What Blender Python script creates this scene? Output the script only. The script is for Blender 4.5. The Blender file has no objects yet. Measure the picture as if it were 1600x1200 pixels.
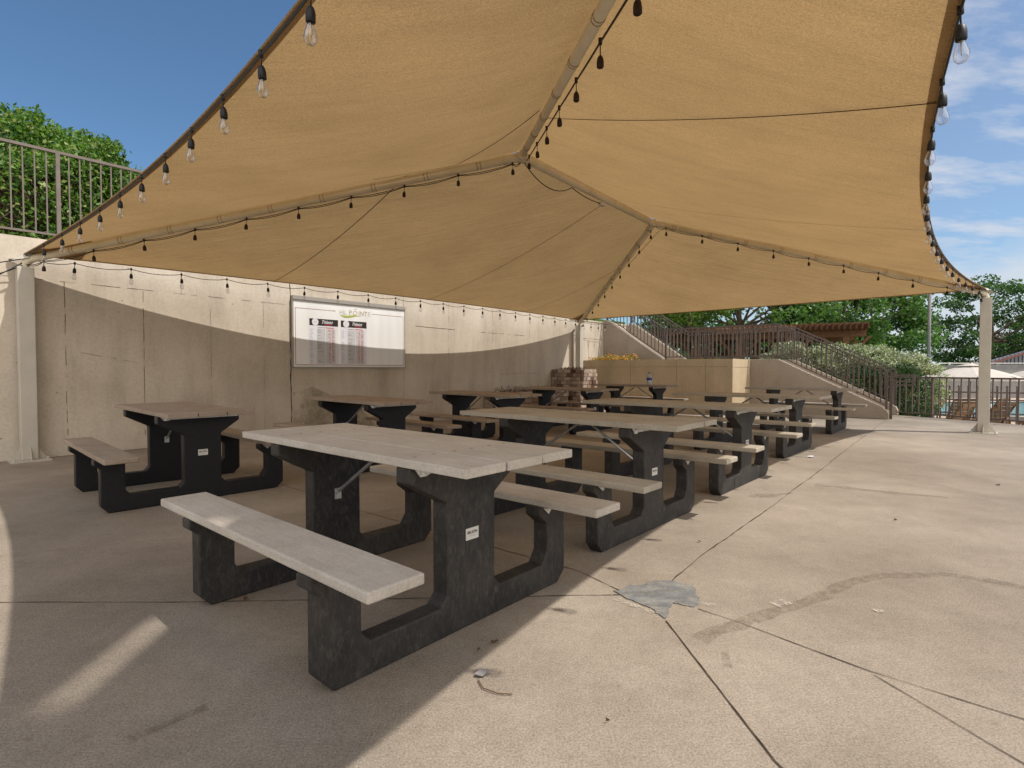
import bpy, math, random
import numpy as np
from mathutils import Vector, Matrix
random.seed(7); rng = np.random.default_rng(7)
R = math.radians
C = bpy.context.scene.collection
SC = bpy.context.scene

# ---------------------------------------------------------------- camera, sky, sun, exposure
CAMH = 1.11
cam = bpy.data.cameras.new('camera'); co = bpy.data.objects.new('camera', cam); C.objects.link(co)
co.location = (0, 0, CAMH); co.rotation_euler = (R(90 - 1.565), 0, 0)
cam.sensor_width = 36; cam.lens = 19.40; cam.clip_end = 3000; cam.clip_start = 0.05
SC.camera = co
SUN_EL, SUN_AZ = 57.14, -15.1            # direction towards the sun (degrees from +X)
w = bpy.data.worlds.new('World'); SC.world = w; w.use_nodes = True
nt = w.node_tree; N = nt.nodes; N.clear(); LK = nt.links.new
out = N.new('ShaderNodeOutputWorld'); sky = N.new('ShaderNodeTexSky'); sky.sky_type = 'NISHITA'
sky.sun_disc = False; sky.sun_elevation = R(SUN_EL); sky.sun_rotation = R(90 - SUN_AZ)
sky.altitude = 200; sky.air_density = 1.0; sky.dust_density = 0.35; sky.ozone_density = 2.2
bg = N.new('ShaderNodeBackground'); bg.inputs[1].default_value = 0.115
tn = N.new('ShaderNodeMix'); tn.data_type = 'RGBA'; tn.blend_type = 'MULTIPLY'; tn.inputs[0].default_value = 1; tn.inputs[7].default_value = (0.80, 1.0, 1.10, 1); LK(sky.outputs[0], tn.inputs[6]); LK(tn.outputs[2], bg.inputs[0])
cb = N.new('ShaderNodeBackground'); cb.inputs[0].default_value = (0.90, 0.93, 1.0, 1); cb.inputs[1].default_value = 0.80
tc = N.new('ShaderNodeTexCoord'); sep = N.new('ShaderNodeSeparateXYZ'); LK(tc.outputs['Generated'], sep.inputs[0])
def M2(op, a, b=None, cl=False):
    n = N.new('ShaderNodeMath'); n.operation = op; n.use_clamp = cl
    for i, x in enumerate((a, b)):
        if x is None: continue
        if isinstance(x, (int, float)): n.inputs[i].default_value = x
        else: LK(x, n.inputs[i])
    return n.outputs[0]
zz = M2('ADD', sep.outputs[2], 0.16)
px = M2('DIVIDE', sep.outputs[0], zz); py = M2('DIVIDE', sep.outputs[1], zz)
cv = N.new('ShaderNodeCombineXYZ'); LK(px, cv.inputs[0]); LK(py, cv.inputs[1])
mp = N.new('ShaderNodeMapping'); mp.inputs['Scale'].default_value = (1.5, 3.0, 1); mp.inputs['Rotation'].default_value = (0, 0, R(-28)); LK(cv.outputs[0], mp.inputs[0])
n1 = N.new('ShaderNodeTexNoise'); n1.inputs['Scale'].default_value = 1.7; n1.inputs['Detail'].default_value = 9; n1.inputs['Roughness'].default_value = 0.60; LK(mp.outputs[0], n1.inputs['Vector'])
side = M2('MULTIPLY', M2('ADD', sep.outputs[0], -0.22), 3.0, True)           # clouds stand in the right of the sky
c1 = M2('MULTIPLY', M2('ADD', M2('MULTIPLY', M2('ADD', n1.outputs['Fac'], -0.47), 4.2, True), 0.22), side, True)
n2 = N.new('ShaderNodeTexNoise'); n2.inputs['Scale'].default_value = 7; n2.inputs['Detail'].default_value = 8; LK(tc.outputs['Generated'], n2.inputs['Vector'])
low = M2('SUBTRACT', M2('ADD', 0.10, M2('MULTIPLY', n2.outputs['Fac'], 0.19)), sep.outputs[2])   # cumulus bank near the horizon
c2 = M2('MULTIPLY', M2('MULTIPLY', low, 16, True), side, True)
cf = M2('MAXIMUM', M2('MULTIPLY', c1, 0.72), M2('MULTIPLY', c2, 0.78))
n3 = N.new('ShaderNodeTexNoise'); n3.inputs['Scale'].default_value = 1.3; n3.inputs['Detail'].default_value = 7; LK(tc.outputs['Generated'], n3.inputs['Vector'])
rear_fill = M2('MULTIPLY', M2('SUBTRACT', M2('MULTIPLY', sep.outputs[1], -1), 0.05), 3.0, True)      # bright unseen cloud added behind the viewer to fill the shade
c3 = M2('MULTIPLY', M2('MULTIPLY', M2('ADD', n3.outputs['Fac'], -0.28), 4.0, True), rear_fill, True)
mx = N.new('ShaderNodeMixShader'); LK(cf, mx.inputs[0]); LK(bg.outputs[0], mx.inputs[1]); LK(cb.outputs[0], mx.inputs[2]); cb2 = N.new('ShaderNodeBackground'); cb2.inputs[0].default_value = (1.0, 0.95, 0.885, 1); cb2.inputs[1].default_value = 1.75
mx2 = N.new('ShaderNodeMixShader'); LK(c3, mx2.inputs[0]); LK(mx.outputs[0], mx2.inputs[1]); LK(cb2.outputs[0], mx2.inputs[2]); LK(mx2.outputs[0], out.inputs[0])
sl = bpy.data.lights.new('sun', 'SUN'); so = bpy.data.objects.new('sun', sl); C.objects.link(so)
sl.energy = 4.3; sl.angle = R(0.55); sl.color = (1.0, 0.945, 0.86)
sdir = Vector((math.cos(R(SUN_EL)) * math.cos(R(SUN_AZ)), math.cos(R(SUN_EL)) * math.sin(R(SUN_AZ)), math.sin(R(SUN_EL))))
so.rotation_euler = sdir.to_track_quat('Z', 'Y').to_euler(); so.location = (20, -5, 30)
SC.view_settings.view_transform = 'Standard'; SC.view_settings.look = 'None'; SC.view_settings.exposure = 0.0; SC.view_settings.gamma = 1
SC.cycles.max_bounces = 10; SC.cycles.diffuse_bounces = 5; SC.cycles.transmission_bounces = 6; SC.cycles.transparent_max_bounces = 16
SC.cycles.caustics_refractive = False; SC.cycles.caustics_reflective = False
try: SC.cycles.use_denoising = True
except Exception: pass

# ---------------------------------------------------------------- frame of the plaza: s along the long wall, t away from it
E1 = Vector((0.6543, 0.7562, 0)); E2 = Vector((0.7562, -0.6543, 0)); EZ = Vector((0, 0, 1))
def S(s, t, z=0.0): return Vector((s * E1.x + t * E2.x, s * E1.y + t * E2.y, z))
ANG1 = math.atan2(E1.y, E1.x)
D2S = None

# ---------------------------------------------------------------- materials
def lin(c): return tuple(((x / 255) / 12.92 if x / 255 <= 0.04045 else ((x / 255 + 0.055) / 1.055) ** 2.4) for x in c) + (1,)
MATS = {}
class NT:
    def __init__(s, name, rough=0.7, spec=0.3, metal=0.0):
        s.m = bpy.data.materials.new(name); s.m.use_nodes = True; s.t = s.m.node_tree; s.n = s.t.nodes; s.l = s.t.links.new
        s.b = s.n['Principled BSDF']; s.b.inputs['Roughness'].default_value = rough; s.b.inputs['Metallic'].default_value = metal
        s.b.inputs['Specular IOR Level'].default_value = spec
        s.tc = s.n.new('ShaderNodeTexCoord'); MATS[name] = s.m
    def noise(s, scale, detail=6, rough=0.6, vec=None, sc=(1, 1, 1), coord='Object', rot=(0, 0, 0), dist=0.0):
        mp = s.n.new('ShaderNodeMapping'); mp.inputs['Scale'].default_value = sc; mp.inputs['Rotation'].default_value = rot
        s.l(vec if vec is not None else s.tc.outputs[coord], mp.inputs[0])
        n = s.n.new('ShaderNodeTexNoise'); n.inputs['Scale'].default_value = scale; n.inputs['Detail'].default_value = detail; n.inputs['Roughness'].default_value = rough; n.inputs['Distortion'].default_value = dist
        s.l(mp.outputs[0], n.inputs['Vector']); return n.outputs['Fac']
    def ramp(s, f, stops):
        r = s.n.new('ShaderNodeValToRGB'); e = r.color_ramp.elements
        while len(e) < len(stops): e.new(0.5)
        for k, (p, c) in enumerate(stops):
            e[k].position = p; e[k].color = c if len(c) == 4 else tuple(c) + (1,)
        s.l(f, r.inputs[0]); return r.outputs[0]
    def mix(s, f, a, b, mode='MIX'):
        m = s.n.new('ShaderNodeMix'); m.data_type = 'RGBA'; m.blend_type = mode
        for i, x in ((0, f), (6, a), (7, b)):
            if isinstance(x, (int, float)): m.inputs[i].default_value = x
            elif isinstance(x, tuple): m.inputs[i].default_value = x if len(x) == 4 else x + (1,)
            else: s.l(x, m.inputs[i])
        return m.outputs[2]
    def math(s, op, a, b=None, cl=False):
        n = s.n.new('ShaderNodeMath'); n.operation = op; n.use_clamp = cl
        for i, x in enumerate((a, b)):
            if x is None: continue
            if isinstance(x, (int, float)): n.inputs[i].default_value = x
            else: s.l(x, n.inputs[i])
        return n.outputs[0]
    def bump(s, f, strength=0.2, dist=0.01):
        b = s.n.new('ShaderNodeBump'); b.inputs['Strength'].default_value = strength; b.inputs['Distance'].default_value = dist
        s.l(f, b.inputs['Height']); s.l(b.outputs[0], s.b.inputs['Normal']); return b.outputs[0]
    def col(s, c):
        if isinstance(c, tuple): s.b.inputs['Base Color'].default_value = c if len(c) == 4 else c + (1,)
        else: s.l(c, s.b.inputs['Base Color'])
        return s.m
G = (0, 0, 0, 1); W1 = (1, 1, 1, 1)
def g3(v): return (v, v, v, 1)

# plaza concrete: sandy, fine aggregate, blotches
m = NT('plaza_concrete', 0.85, 0.25)
base = m.ramp(m.noise(0.55, 8, 0.62), [(0.32, (0.225, 0.186, 0.145, 1)), (0.5, (0.290, 0.243, 0.193, 1)), (0.68, (0.37, 0.316, 0.257, 1))])
grain = m.ramp(m.noise(130, 6, 0.95), [(0.40, g3(0.50)), (0.5, g3(1.0)), (0.60, g3(1.45))])
c = m.mix(0.9, base, grain, 'MULTIPLY')
gr2 = m.ramp(m.noise(26, 6, 0.85), [(0.35, g3(0.86)), (0.5, g3(1.0)), (0.65, g3(1.10))]); c = m.mix(0.9, c, gr2, 'MULTIPLY')
blot = m.ramp(m.noise(2.6, 9, 0.72), [(0.3, g3(0.76)), (0.55, g3(1.0)), (0.8, g3(1.1))])
c = m.mix(0.7, c, blot, 'MULTIPLY')
spk = m.ramp(m.noise(28, 3, 0.5), [(0.66, g3(0)), (0.72, g3(1))]); c = m.mix(m.math('MULTIPLY', spk, 0.30), c, (0.15, 0.11, 0.08))
rust = m.ramp(m.noise(0.9, 4, 0.5), [(0.70, g3(0)), (0.80, g3(1))]); c = m.mix(m.math('MULTIPLY', rust, 0.25), c, (0.36, 0.20, 0.09))
m.bump(m.noise(90, 4, 0.8), 0.35, 0.004); m.col(c)

def wallmat(name, lo, mid, hi, streak=0.5):
    m = NT(name, 0.88, 0.2)
    base = m.ramp(m.noise(0.9, 8, 0.6), [(0.3, lo), (0.5, mid), (0.72, hi)])
    st = m.ramp(m.noise(2.2, 8, 0.7, sc=(1.6, 1.6, 0.3)), [(0.33, g3(0.66)), (0.55, g3(1.0)), (0.75, g3(1.06))])
    c = m.mix(streak, base, st, 'MULTIPLY')
    fine = m.ramp(m.noise(30, 5, 0.7), [(0.3, g3(0.84)), (0.55, g3(1.0)), (0.8, g3(1.07))]); c = m.mix(0.8, c, fine, 'MULTIPLY')
    v = m.n.new('ShaderNodeTexVoronoi'); v.inputs['Scale'].default_value = 5.5; v.inputs['Randomness'].default_value = 1; m.l(m.tc.outputs['Object'], v.inputs['Vector'])
    hole = m.ramp(v.outputs['Distance'], [(0.035, g3(1)), (0.06, g3(0))])
    gate = m.ramp(m.noise(1.1, 3, 0.5), [(0.47, g3(0)), (0.55, g3(1))])
    c = m.mix(m.math('MULTIPLY', m.math('MULTIPLY', hole, gate), 0.75), c, (0.06, 0.048, 0.038))
    pat = m.ramp(m.noise(2.1, 9, 0.8), [(0.60, g3(0)), (0.74, g3(1))]); c = m.mix(m.math('MULTIPLY', pat, 0.22), c, (0.17, 0.135, 0.10))
    m.bump(m.noise(26, 5, 0.7), 0.16, 0.004); m.col(c); return m
wallmat('wall_concrete', (0.48, 0.41, 0.33, 1), (0.575, 0.50, 0.41, 1), (0.64, 0.57, 0.48, 1), 0.45)
wallmat('planter_concrete', (0.44, 0.345, 0.225, 1), (0.51, 0.405, 0.275, 1), (0.56, 0.455, 0.32, 1), 0.35)
m = wallmat('rough_stucco', (0.30, 0.24, 0.185, 1), (0.36, 0.295, 0.23, 1), (0.42, 0.35, 0.28, 1), 0.35)
m.bump(m.noise(45, 6, 0.8), 0.8, 0.01)
m = NT('joint_dark', 0.95, 0.1); m.col(m.ramp(m.noise(14, 5, 0.7), [(0.3, (0.02, 0.015, 0.01, 1)), (0.6, (0.10, 0.072, 0.05, 1))]))
m = NT('joint_faint', 0.95, 0.1); m.col(m.ramp(m.noise(9, 5, 0.7), [(0.3, (0.13, 0.10, 0.075, 1)), (0.6, (0.26, 0.21, 0.16, 1))]))

# shade cloth: knitted, lets a warm part of the sun through
def cloth(name, dif, tr, seam=1.0):
    m = NT(name, 0.9, 0.1); n = m.n; outm = n['Material Output']
    var = m.ramp(m.noise(1.0, 8, 0.65, sc=(1, 1, 1)), [(0.25, g3(0.87)), (0.5, g3(1.0)), (0.75, g3(1.10))])
    streak = m.ramp(m.noise(3.0, 7, 0.7, rot=(0, 0, -ANG1), sc=(0.35, 3.2, 1.0)), [(0.3, g3(0.93)), (0.5, g3(1.0)), (0.75, g3(1.05))])
    weave = m.ramp(m.noise(110, 6, 0.95), [(0.38, g3(0.66)), (0.5, g3(1.0)), (0.62, g3(1.34))])
    v = m.mix(1.0, m.mix(1.0, var, streak, 'MULTIPLY'), weave, 'MULTIPLY')
    mild = m.ramp(m.noise(7, 9, 0.85), [(0.60, g3(0)), (0.72, g3(1))])
    sp = n.new('ShaderNodeSeparateXYZ'); m.l(m.tc.outputs['Object'], sp.inputs[0])
    near = m.math('MULTIPLY', m.math('ADD', m.math('MULTIPLY', sp.outputs[0], -1), -1.6), 0.35, True)
    v = m.mix(m.math('MULTIPLY', m.math('MULTIPLY', mild, near), 0.6), v, (0.25, 0.17, 0.09))
    cd = m.mix(1.0, v, dif, 'MULTIPLY'); ct = m.mix(1.0, v, tr, 'MULTIPLY')
    d = n.new('ShaderNodeBsdfDiffuse'); t = n.new('ShaderNodeBsdfTranslucent'); a = n.new('ShaderNodeAddShader')
    m.l(cd, d.inputs[0]); m.l(ct, t.inputs[0])
    bmp = m.bump(m.math('ADD', m.noise(110, 3, 0.8), m.math('MULTIPLY', m.noise(5.0, 5, 0.6, rot=(0, 0, -ANG1), sc=(0.25, 2.6, 1.0)), 9.0)), 0.5, 0.006); m.l(bmp, d.inputs['Normal']); m.l(bmp, t.inputs['Normal'])
    m.l(d.outputs[0], a.inputs[0]); m.l(t.outputs[0], a.inputs[1])
    at = n.new('ShaderNodeAttribute'); at.attribute_name = 'light_gap'; tb = n.new('ShaderNodeBsdfTransparent'); mw = n.new('ShaderNodeMixShader')  # opens the cloth at the added see-through spot
    m.l(at.outputs['Fac'], mw.inputs[0]); m.l(a.outputs[0], mw.inputs[1]); m.l(tb.outputs[0], mw.inputs[2]); m.l(mw.outputs[0], outm.inputs[0]); return m
cloth('shade_cloth', (0.29, 0.21, 0.115), (0.158, 0.101, 0.045))
cloth('shade_cloth_double', (0.28, 0.20, 0.11), (0.11, 0.07, 0.03))
m = NT('seam_thread', 0.9, 0.1); m.col((0.09, 0.052, 0.02))
m = NT('beam_paint', 0.5, 0.35); m.col(m.ramp(m.noise(4, 6, 0.6), [(0.3, (0.62, 0.55, 0.40, 1)), (0.6, (0.72, 0.65, 0.50, 1))]))
m = NT('cream_paint', 0.45, 0.4)
c = m.ramp(m.noise(5, 6, 0.6), [(0.3, (0.46, 0.425, 0.36, 1)), (0.6, (0.51, 0.475, 0.41, 1))]); m.bump(m.noise(60, 3), 0.05, 0.002)
dirt = m.ramp(m.noise(12, 7, 0.8), [(0.62, g3(0)), (0.75, g3(1))]); m.col(m.mix(m.math('MULTIPLY', dirt, 0.25), c, (0.24, 0.19, 0.13)))

def lumber(name, a, b, c_):
    m = NT(name, 0.72, 0.28)
    base = m.ramp(m.noise(2.4, 7, 0.65), [(0.3, a), (0.5, b), (0.75, c_)])
    gr = m.ramp(m.noise(9, 8, 0.75, sc=(0.6, 6, 6)), [(0.3, g3(0.80)), (0.55, g3(1.0)), (0.8, g3(1.10))])
    c = m.mix(0.8, base, gr, 'MULTIPLY')
    sp = m.ramp(m.noise(120, 3, 0.7), [(0.3, g3(0.78)), (0.5, g3(1.0)), (0.72, g3(1.2))]); c = m.mix(0.7, c, sp, 'MULTIPLY')
    scr = m.ramp(m.noise(34, 6, 0.9, sc=(0.5, 1.5, 1)), [(0.68, g3(0)), (0.74, g3(1))]); c = m.mix(m.math('MULTIPLY', scr, 0.5), c, (0.66, 0.60, 0.52))
    pit = m.ramp(m.noise(70, 3, 0.6), [(0.68, g3(0)), (0.73, g3(1))]); pg_ = m.ramp(m.noise(2.3, 3, 0.5), [(0.48, g3(0)), (0.58, g3(1))]); c = m.mix(m.math('MULTIPLY', m.math('MULTIPLY', pit, pg_), 0.8), c, (0.05, 0.04, 0.035))
    m.bump(m.noise(60, 5, 0.8, sc=(0.4, 2, 2)), 0.35, 0.005); m.col(c); return m
lumber('plank_grey', (0.42, 0.375, 0.32, 1), (0.50, 0.45, 0.39, 1), (0.58, 0.53, 0.47, 1))
lumber('plank_tan', (0.30, 0.262, 0.208, 1), (0.385, 0.34, 0.275, 1), (0.46, 0.415, 0.345, 1))
lumber('plank_brown', (0.24, 0.185, 0.14, 1), (0.31, 0.245, 0.19, 1), (0.38, 0.305, 0.245, 1))
m = NT('plank_joint', 0.9, 0.1); m.col((0.035, 0.028, 0.022))
m = NT('black_plastic', 0.62, 0.35)
c = m.ramp(m.noise(48, 9, 0.78, sc=(1, 1, 0.42), dist=0.6), [(0.36, (0.007, 0.007, 0.009, 1)), (0.52, (0.019, 0.0175, 0.0175, 1)), (0.70, (0.078, 0.067, 0.059, 1))])
warm_lift = m.ramp(m.noise(1.6, 7, 0.75), [(0.40, g3(0)), (0.70, g3(1))]); c = m.mix(m.math('MULTIPLY', warm_lift, 0.42), c, (0.10, 0.085, 0.07))  # reflected warm light put into the colour as paler blotches
m.bump(m.noise(45, 6, 0.8), 0.35, 0.005); m.col(c)
m = NT('black_plastic_shaded', 0.5, 0.3); m.col(m.ramp(m.noise(50, 7, 0.8), [(0.35, (0.006, 0.006, 0.008, 1)), (0.55, (0.010, 0.010, 0.012, 1)), (0.72, (0.026, 0.023, 0.021, 1))])); m.bump(m.noise(45, 6, 0.8), 0.3, 0.004)  # darker copy for the wall row, its weaker reflected light put into the colour
m = NT('galvanised', 0.38, 0.5, 0.75); m.col(m.ramp(m.noise(20, 5), [(0.3, (0.42, 0.42, 0.42, 1)), (0.7, (0.66, 0.65, 0.63, 1))]))
m = NT('rail_brown', 0.5, 0.35); m.col(m.ramp(m.noise(8, 5), [(0.3, (0.080, 0.060, 0.050, 1)), (0.7, (0.135, 0.105, 0.088, 1))]))
m = NT('rail_tan', 0.5, 0.35); m.col(m.ramp(m.noise(8, 5), [(0.3, (0.14, 0.115, 0.10, 1)), (0.7, (0.19, 0.16, 0.14, 1))]))
m = NT('black_rubber', 0.5, 0.4); m.col((0.012, 0.012, 0.014))
m = NT('brown_rubber', 0.55, 0.3); m.col((0.028, 0.017, 0.012))
m = NT('sign_white', 0.35, 0.4); c = m.ramp(m.noise(1.2, 4, 0.5, sc=(3, 3, 0.3)), [(0.35, (0.78, 0.78, 0.77, 1)), (0.6, (0.86, 0.86, 0.86, 1))]); m.col(c)
m = NT('sign_frame', 0.4, 0.4, 0.2); m.col((0.36, 0.33, 0.30))
m = NT('paper_white', 0.6, 0.2); m.col(m.ramp(m.noise(6, 4), [(0.3, (0.70, 0.70, 0.76, 1)), (0.7, (0.78, 0.78, 0.82, 1))]))
for nm_, cc in dict(paper_grey=(0.56, 0.56, 0.58), ink_dark=(0.035, 0.028, 0.028), ink_red=(0.55, 0.03, 0.04), ink_grey=(0.30, 0.30, 0.33), ink_blue=(0.42, 0.42, 0.62), line_brown=(0.33, 0.19, 0.11),
                    ink_gold=(0.50, 0.42, 0.26), ink_faint=(0.60, 0.58, 0.52), leaf_lime=(0.42, 0.50, 0.10), plate_white=(0.62, 0.60, 0.56), shirt_blue=(0.03, 0.20, 0.42), shirt_white=(0.7, 0.7, 0.75), label_blue=(0.02, 0.06, 0.30)).items():
    mm = NT(nm_, 0.5, 0.3); f = mm.ramp(mm.noise(30, 3), [(0.3, g3(0.92)), (0.7, g3(1.06))]); mm.col(mm.mix(1.0, f, cc, 'MULTIPLY'))
m = NT('skin', 0.5, 0.3); m.b.inputs['Subsurface Weight'].default_value = 0.1; m.col(m.ramp(m.noise(9, 3), [(0.3, (0.46, 0.25, 0.17, 1)), (0.7, (0.52, 0.30, 0.21, 1))]))
m = NT('hair_dark', 0.6, 0.3); m.col(m.ramp(m.noise(60, 3), [(0.3, (0.02, 0.012, 0.008, 1)), (0.7, (0.06, 0.035, 0.02, 1))]))
def leafmat(name, stops, tr=0.35):
    m = NT(name, 0.5, 0.35); n = m.n; outm = n['Material Output']
    geo = n.new('ShaderNodeNewGeometry'); f = geo.outputs['Random Per Island']
    c = m.ramp(f, stops); big = m.ramp(m.noise(0.9, 4), [(0.3, g3(0.8)), (0.7, g3(1.15))]); c = m.mix(1.0, c, big, 'MULTIPLY'); m.col(c)
    t = n.new('ShaderNodeBsdfTranslucent'); mxx = n.new('ShaderNodeMixShader'); mxx.inputs[0].default_value = tr
    m.l(m.mix(1.0, c, (1.2, 1.35, 0.6), 'MULTIPLY'), t.inputs[0]); m.l(m.b.outputs[0], mxx.inputs[1]); m.l(t.outputs[0], mxx.inputs[2]); m.l(mxx.outputs[0], outm.inputs[0]); return m
leafmat('vine_leaf', [(0.0, (0.03, 0.08, 0.012, 1)), (0.45, (0.08, 0.18, 0.02, 1)), (0.8, (0.16, 0.29, 0.04, 1)), (1.0, (0.32, 0.30, 0.12, 1))])
leafmat('tree_leaf', [(0.0, (0.045, 0.10, 0.025, 1)), (0.5, (0.085, 0.175, 0.045, 1)), (1.0, (0.16, 0.26, 0.07, 1))])
leafmat('tree_leaf_bright', [(0.0, (0.07, 0.13, 0.02, 1)), (0.5, (0.13, 0.22, 0.035, 1)), (1.0, (0.22, 0.30, 0.06, 1))])
leafmat('tree_leaf_deep', [(0.0, (0.03, 0.075, 0.025, 1)), (0.5, (0.055, 0.13, 0.035, 1)), (1.0, (0.11, 0.20, 0.05, 1))])
leafmat('hedge_leaf', [(0.0, (0.012, 0.035, 0.012, 1)), (0.6, (0.03, 0.07, 0.02, 1)), (1.0, (0.10, 0.15, 0.06, 1))])
leafmat('pale_leaf', [(0.0, (0.10, 0.15, 0.06, 1)), (0.3, (0.17, 0.22, 0.11, 1)), (0.6, (0.38, 0.42, 0.27, 1)), (1.0, (0.72, 0.72, 0.60, 1))], 0.25)
leafmat('flower_mix', [(0.0, (0.10, 0.18, 0.03, 1)), (0.4, (0.30, 0.30, 0.05, 1)), (0.6, (0.60, 0.36, 0.06, 1)), (0.85, (0.62, 0.16, 0.06, 1)), (1.0, (0.60, 0.25, 0.22, 1))], 0.25)
leafmat('dry_leaf_mat', [(0.0, (0.06, 0.035, 0.02, 1)), (0.5, (0.13, 0.075, 0.04, 1)), (1.0, (0.20, 0.10, 0.06, 1))], 0.1)
m = NT('bark', 0.9, 0.1); m.col(m.ramp(m.noise(9, 7, 0.7, sc=(2, 2, 0.5)), [(0.3, (0.06, 0.045, 0.032, 1)), (0.7, (0.17, 0.135, 0.10, 1))])); m.bump(m.noise(20, 5, 0.7, sc=(2, 2, .4)), 0.6, 0.02)
m = NT('cedar', 0.7, 0.25); m.col(m.ramp(m.noise(4, 7, 0.7, sc=(4, 0.5, 4)), [(0.3, (0.11, 0.050, 0.026, 1)), (0.7, (0.21, 0.10, 0.05, 1))])); m.bump(m.noise(30, 4), 0.2, 0.004)
m = NT('teak', 0.6, 0.3); m.col(m.ramp(m.noise(6, 6, 0.7), [(0.3, (0.10, 0.058, 0.032, 1)), (0.7, (0.22, 0.135, 0.072, 1))]))
m = NT('block_stone', 0.9, 0.15)
bi = m.n.new('ShaderNodeNewGeometry'); c = m.ramp(bi.outputs['Random Per Island'], [(0.0, (0.10, 0.06, 0.045, 1)), (0.3, (0.24, 0.16, 0.12, 1)), (0.65, (0.38, 0.29, 0.23, 1)), (1.0, (0.50, 0.41, 0.34, 1))])
c = m.mix(1.0, c, m.ramp(m.noise(18, 6, 0.8), [(0.3, g3(0.72)), (0.7, g3(1.2))]), 'MULTIPLY'); m.bump(m.noise(14, 6, 0.8), 0.9, 0.03); m.col(c)
m = NT('soil', 0.95, 0.1); m.col(m.ramp(m.noise(20, 7, 0.8), [(0.3, (0.03, 0.02, 0.013, 1)), (0.7, (0.09, 0.06, 0.04, 1))]))
m = NT('grass_ground', 0.95, 0.1); m.col(m.ramp(m.noise(1.5, 9, 0.8), [(0.3, (0.05, 0.09, 0.02, 1)), (0.7, (0.10, 0.15, 0.04, 1))]))
m = NT('pool_concrete', 0.85, 0.2); m.col(m.ramp(m.noise(3, 8, 0.7), [(0.3, (0.42, 0.33, 0.26, 1)), (0.7, (0.52, 0.42, 0.34, 1))]))
m = NT('pool_water_mat', 0.08, 0.5); m.col(m.ramp(m.noise(1.2, 5), [(0.3, (0.09, 0.42, 0.50, 1)), (0.7, (0.16, 0.52, 0.58, 1))])); m.bump(m.noise(4, 5), 0.3, 0.03)
m = NT('canvas', 0.85, 0.1); m.col(m.ramp(m.noise(6, 5), [(0.3, (0.50, 0.45, 0.40, 1)), (0.7, (0.58, 0.53, 0.47, 1))]))
m = NT('windscreen', 0.9, 0.1); m.col(m.ramp(m.noise(2, 5), [(0.3, (0.20, 0.185, 0.18, 1)), (0.7, (0.26, 0.245, 0.24, 1))]))
m = NT('roof_metal', 0.4, 0.4, 0.2); m.col(m.ramp(m.noise(2, 5), [(0.3, (0.24, 0.25, 0.29, 1)), (0.7, (0.31, 0.32, 0.36, 1))]))
m = NT('roof_trim', 0.5, 0.3); m.col((0.20, 0.08, 0.07))
m = NT('patch_cement', 0.8, 0.25)
c = m.ramp(m.noise(7, 8, 0.7, sc=(1, 2.2, 1), rot=(0, 0, 0.5)), [(0.3, (0.11, 0.11, 0.105, 1)), (0.5, (0.165, 0.17, 0.168, 1)), (0.72, (0.27, 0.27, 0.26, 1))]); m.bump(m.noise(25, 5), 0.4, 0.006)
hz_ = m.ramp(m.noise(13, 8, 0.85), [(0.50, g3(0)), (0.60, g3(1))]); c = m.mix(m.math('MULTIPLY', hz_, 0.6), c, (0.27, 0.235, 0.19))
c = m.mix(0.8, c, m.ramp(m.noise(80, 5, 0.85), [(0.32, g3(0.6)), (0.5, g3(1.0)), (0.68, g3(1.35))]), 'MULTIPLY'); m.col(c)
m.b.inputs['Alpha'].default_value = 1
def alphamat(name, colr, scale, lo, hi, mul=1.0):
    m = NT(name, 0.85, 0.2); a = m.ramp(m.noise(scale, 8, 0.8), [(lo, g3(0)), (hi, g3(mul))])
    m.l(a, m.b.inputs['Alpha']); m.col(colr); return m
alphamat('damp_stain', m.mix(0, (0.17, 0.13, 0.095), (0.17, 0.13, 0.095)) if False else (0.17, 0.128, 0.09), 22, 0.40, 0.62, 0.38)
alphamat('pale_scrape', (0.55, 0.50, 0.44), 16, 0.45, 0.60, 0.8)
alphamat('moss_stain', (0.20, 0.17, 0.06), 1.1, 0.42, 0.75, 0.38)
# clear bulb glass that still lets light straight through
m = NT('bulb_glass', 0.03, 0.5); n = m.n
gl = n.new('ShaderNodeBsdfGlossy'); gl.inputs['Roughness'].default_value = 0.02; tp = n.new('ShaderNodeBsdfTransparent'); tp.inputs[0].default_value = (0.93, 0.93, 0.94, 1)
lw = n.new('ShaderNodeLayerWeight'); lw.inputs[0].default_value = 0.42; mg = n.new('ShaderNodeMixShader'); m.l(m.math('ADD', m.math('MULTIPLY', lw.outputs['Facing'], 0.75), 0.03), mg.inputs[0]); m.l(tp.outputs[0], mg.inputs[1]); m.l(gl.outputs[0], mg.inputs[2]); m.l(mg.outputs[0], n['Material Output'].inputs[0])
m = NT('filament', 0.3, 0.5, 0.6); m.col((0.6, 0.5, 0.35))
m = NT('clear_plastic', 0.1, 0.5); m.b.inputs['Transmission Weight'].default_value = 0.55; m.col((0.72, 0.76, 0.82))

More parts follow.
